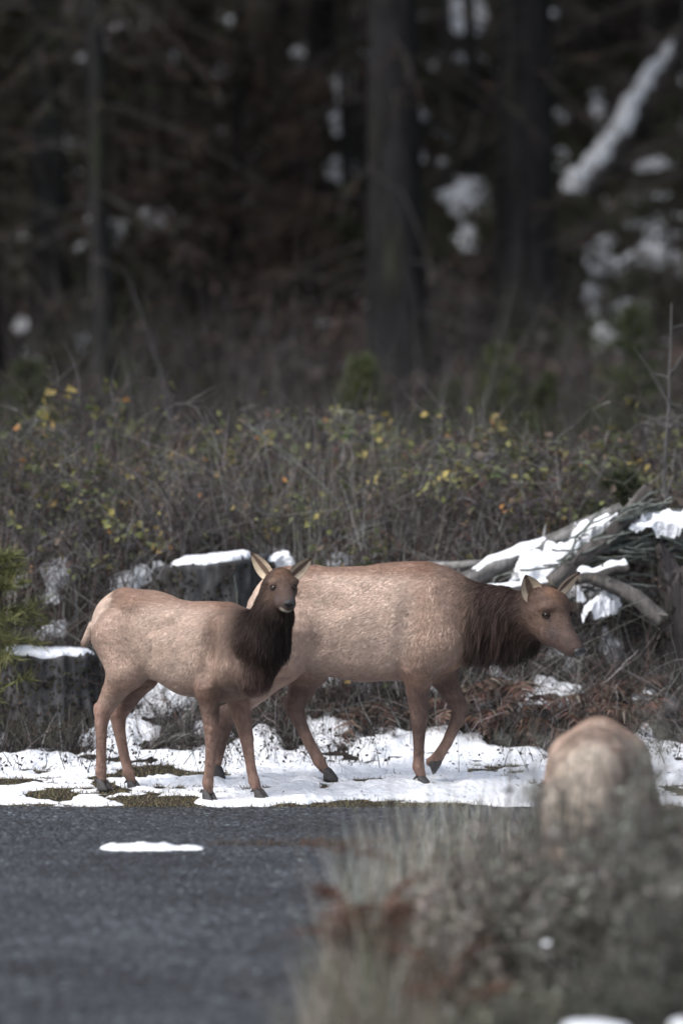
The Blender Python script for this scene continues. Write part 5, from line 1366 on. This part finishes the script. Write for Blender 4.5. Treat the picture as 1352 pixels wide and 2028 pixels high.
    pos = np.stack([x, y, snow_z(x, y) + 0.002], -1)
    leaves(B, pos, rg.normal(size=(n, 3)) * 0.3 + np.array([0, 0, 1]), 0.008 + 0.03 * rg.random(n) ** 2, pick([(0.05, 0.042, 0.04), (0.12, 0.09, 0.07), (0.09, 0.06, 0.04)], [3, 1, 1], n, 0.3, rg), rg, aspect=0.3)
    tag(B.build('litter', M['plant'], smooth=False), 'scattered needles and bark crumbs lying on the snow strip', 'litter', kind='stuff')
    # ---- moss, needles and crumbs on the bare spots of the strip
    B = Batch(); n = 90000
    x = rg.uniform(-2.6, 2.6, n); y = rg.uniform(16.22, 18.4, n); t_ = snow_t(x, y)
    ok = t_ < 0.004; x, y = x[ok], y[ok]; n = len(x)
    base = np.stack([x, y, gz(x, y) - 0.003], -1)
    gcol = pick([(0.21, 0.18, 0.10), (0.16, 0.125, 0.08), (0.30, 0.25, 0.16), (0.10, 0.095, 0.08), (0.15, 0.155, 0.08)], [3, 3, 1, 3, 1], n, 0.3, rg)
    ribbons(B, base, rg.normal(size=(n, 3)) * 0.8 + np.array([0, 0, 0.6]), rg.uniform(0.008, 0.026, n), rg.uniform(0.003, 0.008, n), rg.normal(size=(n, 3)) * 0.01, gcol, segs=1, rg=rg)
    # withered turf in the crack of the asphalt
    n = 1500; u_ = rg.random(n); x = at(410, 0, 14.8)[0] + u_ * 0.95; y = 14.85 + 0.25 * (u_ - 0.4) ** 2 + rg.normal(size=n) * 0.05
    base = np.stack([x, y, np.zeros(n)], -1)
    ribbons(B, base, rg.normal(size=(n, 3)) * 0.7 + np.array([0, 0, 0.5]), rg.uniform(0.015, 0.05, n) * (0.4 + u_), 0.004, rg.normal(size=(n, 3)) * 0.01, pick([(0.10, 0.07, 0.05), (0.07, 0.06, 0.05), (0.15, 0.12, 0.09)], [2, 2, 1], n, 0.3, rg), segs=1, rg=rg)
    tag(B.build('turf', M['plant'], smooth=False), 'withered moss and short turf along the road edge', 'moss', kind='stuff')

# ---- bracken: brown fronds
def frond_mesh(seed, L=0.55):
    rg = np.random.default_rng(seed); B = Batch()
    t = np.linspace(0, 1, 12); P = np.stack([L * t, 0 * t, 0.75 * L * t - 0.95 * L * t ** 2], -1)
    P += np.cumsum(rg.normal(size=P.shape) * 0.005, axis=0)
    col = np.array([[0.12, 0.07, 0.05]])
    tubes(B, P[None], (0.004 * (1 - 0.8 * t))[None], np.tile(col, (1, 1)), sides=3)
    n = 26; q = np.linspace(0.2, 0.98, n)
    for s in (-1, 1):
        b = np.stack([np.interp(q, t, P[:, k]) for k in range(3)], -1)
        d = np.stack([np.full(n, 0.45), np.full(n, s * 1.0), rg.normal(size=n) * 0.25 - 0.15], -1)
        ln = 0.30 * L * np.sin(np.clip((1.08 - q) / 0.9, 0, 1) * math.pi * 0.55) * rg.uniform(0.6, 1.15, n)
        ribbons(B, b, d, ln, 0.026 * L / 0.55 * rg.uniform(0.6, 1.2, n), np.stack([0 * q, 0 * q, -0.4 * ln], -1), pick([(0.15, 0.105, 0.085), (0.085, 0.062, 0.052), (0.24, 0.195, 0.16), (0.15, 0.08, 0.06)], [3, 3, 1.2, 1.5], n, 0.35, rg), segs=3, rg=rg)
    return B.mesh('frond', smooth=False)
if BUILD_VEG:
    fm_ = [frond_mesh(500 + i, 0.42 + 0.06 * i) for i in range(4)]
    for m_ in fm_: m_.materials.append(M['plant'])
    rg = np.random.default_rng(13)
    fsp = [(930, 20.2), (985, 20.0), (1040, 20.3), (1090, 19.9), (1150, 20.4), (1210, 20.1), (1270, 20.4), (1320, 20.0), (1240, 20.8), (905, 19.8), (1010, 19.6), (1180, 19.7), (720, 20.3)]
    for px, d in fsp:
        g_ = on_ground(px, d); r = empty('bracken_fern', tuple(g_), rg.random() * 6.28)
        tag(r, 'withered rust-brown bracken fern on the bank below the branch pile', 'fern', 'withered bracken on the bank')
        for k_ in range(5):
            f_ = link('frond', fm_[k_ % 4], None, r); f_.rotation_euler = (rg.uniform(-0.3, 0.3), rg.uniform(-0.35, 0.2), k_ * 0.785 + rg.uniform(-0.3, 0.3)); f_.location = (0, 0, rg.uniform(0, 0.15)); f_.scale = (rg.uniform(0.6, 1.0),) * 3

# ---- conifer saplings
def sapling(px, d, h, label, seed, col, rad=0.38, dens=1.0, name='fir_sapling', needle=0.05):
    rg = np.random.default_rng(seed); g_ = on_ground(px, d)
    r = empty(name, tuple(g_)); tag(r, label, 'sapling')
    B = Batch(); t = np.linspace(0, 1, 8); P = np.stack([0.03 * np.sin(t * 3), 0 * t, -0.05 + t * (h + 0.05)], -1)
    tubes(B, P[None], (0.018 * h * (1 - 0.9 * t) + 0.003)[None], np.array([[0.06, 0.05, 0.042]]), sides=6); B.build('trunk', M['plant'], r)
    B = Batch(); nb = int(46 * dens * max(1, h)); tb = rg.random(nb) ** 0.8 * 0.95; an = rg.random(nb) * 6.28
    Lb = rad * (1.05 - tb) * rg.uniform(0.7, 1.2, nb) + 0.05
    dv = np.stack([np.cos(an), np.sin(an), rg.uniform(0.1, 0.6, nb)], -1); base = np.stack([0 * tb, 0 * tb, tb * h], -1)
    bend = np.stack([0 * tb, 0 * tb, -0.15 * Lb], -1)
    ribbons(B, base, dv, Lb, 0.008, bend, np.array([0.06, 0.045, 0.035]), segs=3, rg=rg)
    m = nb * 60; bi = rg.integers(0, nb, m); q = rg.uniform(0.1, 1.05, m)
    pos = base[bi] + norm(dv)[bi] * (Lb[bi] * q)[:, None] + bend[bi] * (q ** 2)[:, None]
    ribbons(B, pos, norm(dv)[bi] * 0.8 + rg.normal(size=(m, 3)) * 0.55, rg.uniform(0.6, 1.3, m) * needle, needle * 0.10, rg.normal(size=(m, 3)) * 0.004, pick([col, np.array(col) * 1.5, np.array(col) * 0.6], [3, 1.5, 2], m, 0.25, rg), segs=1, rg=rg)
    B.build('crown', M['plant'], r, smooth=False)
if BUILD_VEG:
    GR = (0.10, 0.115, 0.05)
    sapling(-5, 19.7, 1.25, 'small yellow-green pine at the edge of the bank beside the snow-capped stump', 1, (0.15, 0.155, 0.065), rad=0.60, dens=1.3, needle=0.10)
    sapling(712, 29.0, 1.25, 'bright green fir sapling at the foot of the thick trunk', 2, GR, rad=0.5, dens=1.6, needle=0.09)
    sapling(890, 29.4, 1.0, 'low green fir sapling between the two great trunks', 3, (0.075, 0.088, 0.04), rad=0.6, dens=1.5, needle=0.09)
    sapling(985, 29.2, 1.35, 'green fir sapling in front of the broad trunk', 4, GR, rad=0.6, dens=1.6, needle=0.09)
    sapling(1255, 28.8, 1.8, 'tall green fir sapling below the snow patches', 5, (0.07, 0.085, 0.042), rad=0.6, dens=1.6, needle=0.09)
    sapling(1235, 24.8, 0.85, 'bushy dark green fir sapling above the branch pile', 6, (0.05, 0.06, 0.032), rad=0.5, dens=2.2, needle=0.07)
    sapling(55, 29.0, 1.2, 'green fir sapling at the foot of the broad grey-barked trunk', 7, (0.07, 0.082, 0.036), rad=0.6, dens=1.5, needle=0.09)
    sapling(255, 29.6, 1.2, 'slim green fir sapling beside the leaning grey-barked trunk', 8, (0.06, 0.07, 0.034), rad=0.45, dens=1.3, needle=0.09)
    sapling(1090, 29.0, 1.0, 'small green fir sapling close beside the broad dark trunk', 9, (0.07, 0.082, 0.036), rad=0.5, dens=1.3, needle=0.09)
    # bare upright saplings
    for i, (px, d, h, ln, lab) in enumerate([(1322, 25.5, 2.0, 0.0, 'bare thin grey sapling standing above the branch pile'), (1300, 25.0, 1.1, 0.25, 'bare forked dead stem leaning above the branch pile'), (395, 24.6, 1.0, -0.35, 'dark bent bare stem rising behind the mossy stump'), (860, 29.0, 1.1, 0.05, 'bare dead stem beside the low green fir sapling'), (300, 28.4, 1.0, 0.02, 'pale broken dead stem at the top of the brambles')]):
        g_ = on_ground(px, d); r = empty('bare_sapling', tuple(g_)); tag(r, lab, 'sapling')
        rg = np.random.default_rng(60 + i); t = np.linspace(0, 1, 12); B = Batch()
        P = np.stack([ln * t * t * h + 0.02 * np.cumsum(rg.normal(size=12)) * 0.5, 0 * t, -0.05 + h * t], -1)
        tubes(B, P[None], (0.02 * (1 - 0.75 * t) * (1.0 if i < 2 else 0.7))[None], np.array([[0.13, 0.125, 0.125] if i not in (2,) else [0.03, 0.025, 0.025]]), sides=6); B.build('stem', M['plant'], r)
        B = Batch(); n = 9; k_ = rg.integers(4, 12, n); dv = rg.normal(size=(n, 3)) * 0.6 + np.array([0, 0, 0.7])
        q = np.linspace(0, 1, 6); Lb = rg.uniform(0.2, 0.5, n) * h * 0.6
        PP = P[k_][:, None] + norm(dv)[:, None] * (Lb[:, None] * q)[..., None] + (rg.normal(size=(n, 3)) * 0.04)[:, None] * (q ** 2)[None, :, None]
        for k_ in range(n):
            B = Batch(); tubes(B, PP[k_:k_ + 1], (0.007 * (1 - 0.7 * q))[None], np.array([[0.11, 0.105, 0.10]]), sides=4); B.build('branch', M['plant'], r)

# ------------------------------------------------------------------ near right verge: brush and tall dry grass, out of focus
if BUILD_VEG:
    rg = np.random.default_rng(21)
    def shrub(c, h, rad, label, seed, ns=150, twigs=3400, pal=((0.20, 0.20, 0.18), (0.27, 0.265, 0.24), (0.115, 0.115, 0.098), (0.165, 0.145, 0.13))):
        rg = np.random.default_rng(seed); r = empty('shrub', tuple(c)); tag(r, label, 'shrub')
        B = Batch(); n = ns; t = np.linspace(0, 1, 7)
        an = rg.random(n) * 6.28; out = rad * rg.random(n) ** 0.6; up = h * rg.uniform(0.55, 1.08, n) * (1 - 0.35 * (out / rad) ** 2)
        P = np.zeros((n, 7, 3)); P[..., 0] = (np.cos(an) * out)[:, None] * (0.25 + 0.75 * t); P[..., 1] = (np.sin(an) * out)[:, None] * (0.25 + 0.75 * t); P[..., 2] = -0.05 + up[:, None] * t ** 0.85
        P += np.cumsum(rg.normal(size=P.shape) * 0.012, axis=1)
        tubes(B, P, (0.006 * (1 - 0.75 * t))[None] * np.ones((n, 1)), pick([(0.07, 0.06, 0.055), (0.045, 0.038, 0.034)], [1, 1], n, 0.3, rg), sides=4); B.build('stems', M['plant'], r)['kind'] = 'stuff'
        B = Batch(); m = twigs; ci = rg.integers(0, n, m); q = rg.uniform(0.2, 1, m) * 6; i0 = np.clip(q.astype(int), 0, 5); f_ = (q - i0)[:, None]
        pos = P[ci, i0] * (1 - f_) + P[ci, i0 + 1] * f_
        PP = ribbons(B, pos, rg.normal(size=(m, 3)) * 0.6 + np.array([0, 0, 0.7]), rg.uniform(0.06, 0.2, m), 0.005, rg.normal(size=(m, 3)) * 0.03, pick(pal, [3, 2, 3, 2], m, 0.3, rg), segs=2, rg=rg)
        k_ = rg.integers(0, m, m * 4); tt_ = rg.random(m * 4)[:, None]
        lp = PP[k_, 0] * (1 - tt_) + PP[k_, 2] * tt_
        cl = fbm(lp[:, 0] * 4.5, lp[:, 1] * 4.5, lp[:, 2] * 4.5, oct=2, seed=seed + 40); kp = cl > 0.0; lp = lp[kp]; k4 = len(lp)
        leaves(B, lp, rg.normal(size=(k4, 3)) + np.array([0, 0, 0.4]), rg.uniform(0.018, 0.045, k4), pick(pal, [3, 2, 3, 1], k4, 0.3, rg) * (1.25 + 0.9 * cl[kp])[:, None], rg, aspect=0.4)
        B.build('foliage', M['plant'], r, smooth=False)['kind'] = 'stuff'
    shrub(on_ground(1330, 10.8), 1.52, 0.62, 'grey-green bushy shrub hiding the legs of the feeding elk', 1, twigs=4600)
    shrub(on_ground(1130, 11.2), 1.36, 0.55, 'grey-brown twiggy shrub below the feeding elk rump', 2)
    shrub(on_ground(965, 11.3), 0.95, 0.45, 'low pale brown shrub between the tall grass and the larger brush', 3, twigs=2400, pal=((0.27, 0.25, 0.225), (0.33, 0.31, 0.28), (0.15, 0.135, 0.12), (0.21, 0.175, 0.155)))
    shrub(on_ground(1240, 9.6), 0.80, 0.5, 'dark olive shrub standing lowest in the ditch among the roadside brush', 4, pal=((0.08, 0.086, 0.07), (0.12, 0.122, 0.105), (0.045, 0.048, 0.04), (0.08, 0.07, 0.06)))
    shrub(on_ground(1010, 9.7), 0.62, 0.42, 'low olive shrub at the ditch edge in front of the pale grass', 5, twigs=2600, pal=((0.14, 0.148, 0.11), (0.20, 0.20, 0.165), (0.085, 0.088, 0.07), (0.135, 0.115, 0.095)))
    shrub(on_ground(1420, 9.8), 1.05, 0.5, 'tall dim shrub behind the dark olive shrub in the roadside brush', 6, pal=((0.085, 0.088, 0.077), (0.12, 0.12, 0.108), (0.05, 0.052, 0.045), (0.08, 0.07, 0.064)))
    # reddish dock
    B = Batch()
    # dry verge grass
    n = 14000; y = rg.uniform(9.2, 14.4, n); e_ = rg.random(n) ** 1.5 * 1.9; x = verge_x(y) + 0.02 + e_
    dn = fbm(x * 4, y * 4, oct=2, seed=71); ok = (dn > -0.05); x, y, e_ = x[ok], y[ok], e_[ok]; n = len(x)
    base = np.stack([x, y, gz(x, y) - 0.03], -1); L_ = rg.uniform(0.12, 0.5, n) * (0.75 + 0.4 * (e_ > 0.1))
    ribbons(B, base, rg.normal(size=(n, 3)) * 0.25 + np.array([-0.05, 0, 1.0]), L_, rg.uniform(0.004, 0.008, n), rg.normal(size=(n, 3)) * 0.06, pick([(0.37, 0.33, 0.27), (0.22, 0.19, 0.155), (0.09, 0.082, 0.065), (0.50, 0.49, 0.44), (0.09, 0.105, 0.06)], [2.4, 2.5, 3, 1.3, 1.5], n, 0.3, rg), segs=4, rg=rg)
    n = 620; y = rg.uniform(11.0, 14.6, n); x = verge_x(y) + rg.uniform(-0.03, 0.5, n)
    base = np.stack([x, y, gz(x, y) - 0.03], -1)
    ribbons(B, base, rg.normal(size=(n, 3)) * 0.13 + np.array([-0.04, 0, 1.0]), rg.uniform(0.25, 0.62, n), rg.uniform(0.004, 0.008, n), rg.normal(size=(n, 3)) * 0.07, pick([(0.52, 0.55, 0.50), (0.34, 0.31, 0.27), (0.10, 0.09, 0.085)], [2, 1, 0.7], n, 0.25, rg), segs=5, rg=rg)
    # low green ground cover at the foot
    n = 6000; y = rg.uniform(9.0, 11.5, n); x = verge_x(y) + rg.uniform(0.0, 1.6, n)
    base = np.stack([x, y, gz(x, y) + rg.uniform(0, 0.1, n)], -1)
    leaves(B, base, rg.normal(size=(n, 3)) * 0.5 + np.array([0, 0, 1]), rg.uniform(0.02, 0.05, n), pick([(0.05, 0.06, 0.025), (0.08, 0.085, 0.04), (0.05, 0.04, 0.03)], [2, 1, 1], n, 0.3, rg), rg)
    tag(B.build('verge_grass', M['plant'], smooth=False), 'tall dry grass along the near road verge', 'grass', kind='stuff')
    # red-brown dead fern tuft in the grass
    fr_ = frond_mesh(540, 0.5); fr_.materials.append(M['plant']); fr_.name = 'frond'
    a_ = fr_.color_attributes['Col']; cc_ = np.zeros(len(fr_.vertices) * 4, np.float32); a_.data.foreach_get('color', cc_); cc_ = cc_.reshape(-1, 4); cc_[:, :3] *= np.array([0.72, 0.48, 0.42]); a_.data.foreach_set('color', cc_.ravel())
    for px, d, lab in ((738, 10.7, 'dead red-brown fern tuft in the pale verge grass'), (885, 10.4, 'dim brown fern tuft at the foot of the low shrubs')):
        g_ = on_ground(px, d); r = empty('dead_fern', tuple(g_), 0.4); tag(r, lab, 'fern')
        for k_ in range(12):
            f_ = link('frond', fr_, None, r); f_.rotation_euler = (rg.uniform(-0.3, 0.3), rg.uniform(-1.1, -0.5), k_ * 0.52 + rg.uniform(-0.3, 0.3)); f_.scale = (0.72,) * 3; f_.location = (rg.uniform(-0.05, 0.05), 0, rg.uniform(0, 0.2))
    # tall dark weed stalks
    for i, (px, d, ptop, ln) in enumerate([(830, 11.8, 1560, -0.13), (1005, 12.2, 1385, 0.0), (925, 12.0, 1590, 0.06), (1290, 12.4, 1425, 0.02)]):
        g_ = on_ground(px, d); h = at(px, ptop, d)[2] - g_[2]
        r = empty('weed_stalk', tuple(g_)); tag(r, ['thin dark weed stalk leaning over the road edge', 'tall straight dark weed stalk beside the feeding elk', 'short dark weed stalk between the tall grass and the feeding elk', 'pale weed stalk in front of the feeding elk flank'][i], 'weed')
        t = np.linspace(0, 1, 12); B = Batch(); P = np.stack([ln * t ** 1.4 + 0.006 * np.sin(t * 9), 0 * t, -0.05 + t * (h + 0.05)], -1)
        tubes(B, P[None], (0.0055 * (1 - 0.6 * t))[None], np.array([[0.035, 0.032, 0.032] if i < 3 else [0.22, 0.23, 0.2]]), sides=5); B.build('stem', M['plant'], r)
        B = Batch(); n = 26; k_ = rg.integers(6, 12, n)
        leaves(B, P[k_], rg.normal(size=(n, 3)), rg.uniform(0.015, 0.035, n), pick([(0.035, 0.03, 0.03), (0.06, 0.05, 0.045)], [1, 1], n, 0.3, rg), rg); B.build('seed_heads', M['plant'], r, smooth=False)['kind'] = 'stuff'
    # russet twig hanging over the road
    r = empty('dead_twig', tuple(at(905, 1765, 12.0) * np.array([1, 1, 0]) + np.array([0, 0, -0.2]))); tag(r, 'long russet dead twig arching out over the asphalt', 'twig')
    o_ = np.array(r.location); B = Batch(); t = np.linspace(0, 1, 14)
    P = np.stack([np.interp(t, [0, .25, .6, 1], [at(q, 0, 12.0)[0] for q in (905, 830, 730, 610)]), np.full(14, 12.0), np.interp(t, [0, .25, .6, 1], [at(0, q, 12.0)[2] for q in (1950, 1725, 1690, 1668)])], -1) - o_
    tubes(B, P[None], (0.006 * (1 - 0.7 * t))[None], np.array([[0.14, 0.10, 0.08]]), sides=5); B.build('stem', M['plant'], r)
    B = Batch(); n = 170; k_ = rg.uniform(5, 13, n); i0 = np.clip(k_.astype(int), 0, 12); f_ = (k_ - i0)[:, None]
    leaves(B, P[i0] * (1 - f_) + P[i0 + 1] * f_ + rg.normal(size=(n, 3)) * 0.015, rg.normal(size=(n, 3)), rg.uniform(0.012, 0.03, n), pick([(0.14, 0.075, 0.05), (0.10, 0.06, 0.045)], [1, 1], n, 0.3, rg), rg); B.build('leaves', M['plant'], r, smooth=False)['kind'] = 'stuff'
    # snow clots caught in the brush
    def clot(px, py, d, w_, h_, label, seed):
        a = np.linspace(0, 2 * np.pi, 20, endpoint=False); V = []
        for k_, ph in enumerate(np.linspace(-1.4, 1.5, 9)):
            q = 1 + 0.35 * fbm(np.cos(a) * 1.5, np.sin(a) * 1.5, np.full(20, ph), oct=3, seed=seed)
            V.append(np.stack([w_ / 2 * np.cos(ph) * np.cos(a) * q, w_ / 2.4 * np.cos(ph) * np.sin(a) * q, h_ / 2 + h_ / 2 * np.sin(ph) * q], -1))
        Q = [[i * 20 + j, i * 20 + (j + 1) % 20, (i + 1) * 20 + (j + 1) % 20, (i + 1) * 20 + j] for i in range(8) for j in range(20)]
        o = link('snow_clot', mesh_np('snow_clot', np.concatenate(V), quads=Q), M['snow']); o.location = tuple(at(px, py, d)); tag(o, label, 'snow', kind='stuff')
    clot(882, 2004, 10.3, 0.045, 0.02, 'small clot of snow low in the near grass', 1)
    clot(1082, 1874, 10.6, 0.034, 0.018, 'tiny clot of snow caught in the olive shrub', 2)
    clot(1180, 2056, 9.3, 0.24, 0.05, 'snow lying at the foot of the dark olive shrub', 3)
    clot(1350, 2050, 9.3, 0.09, 0.05, 'snow clot at the foot of the tall dim shrub', 4)
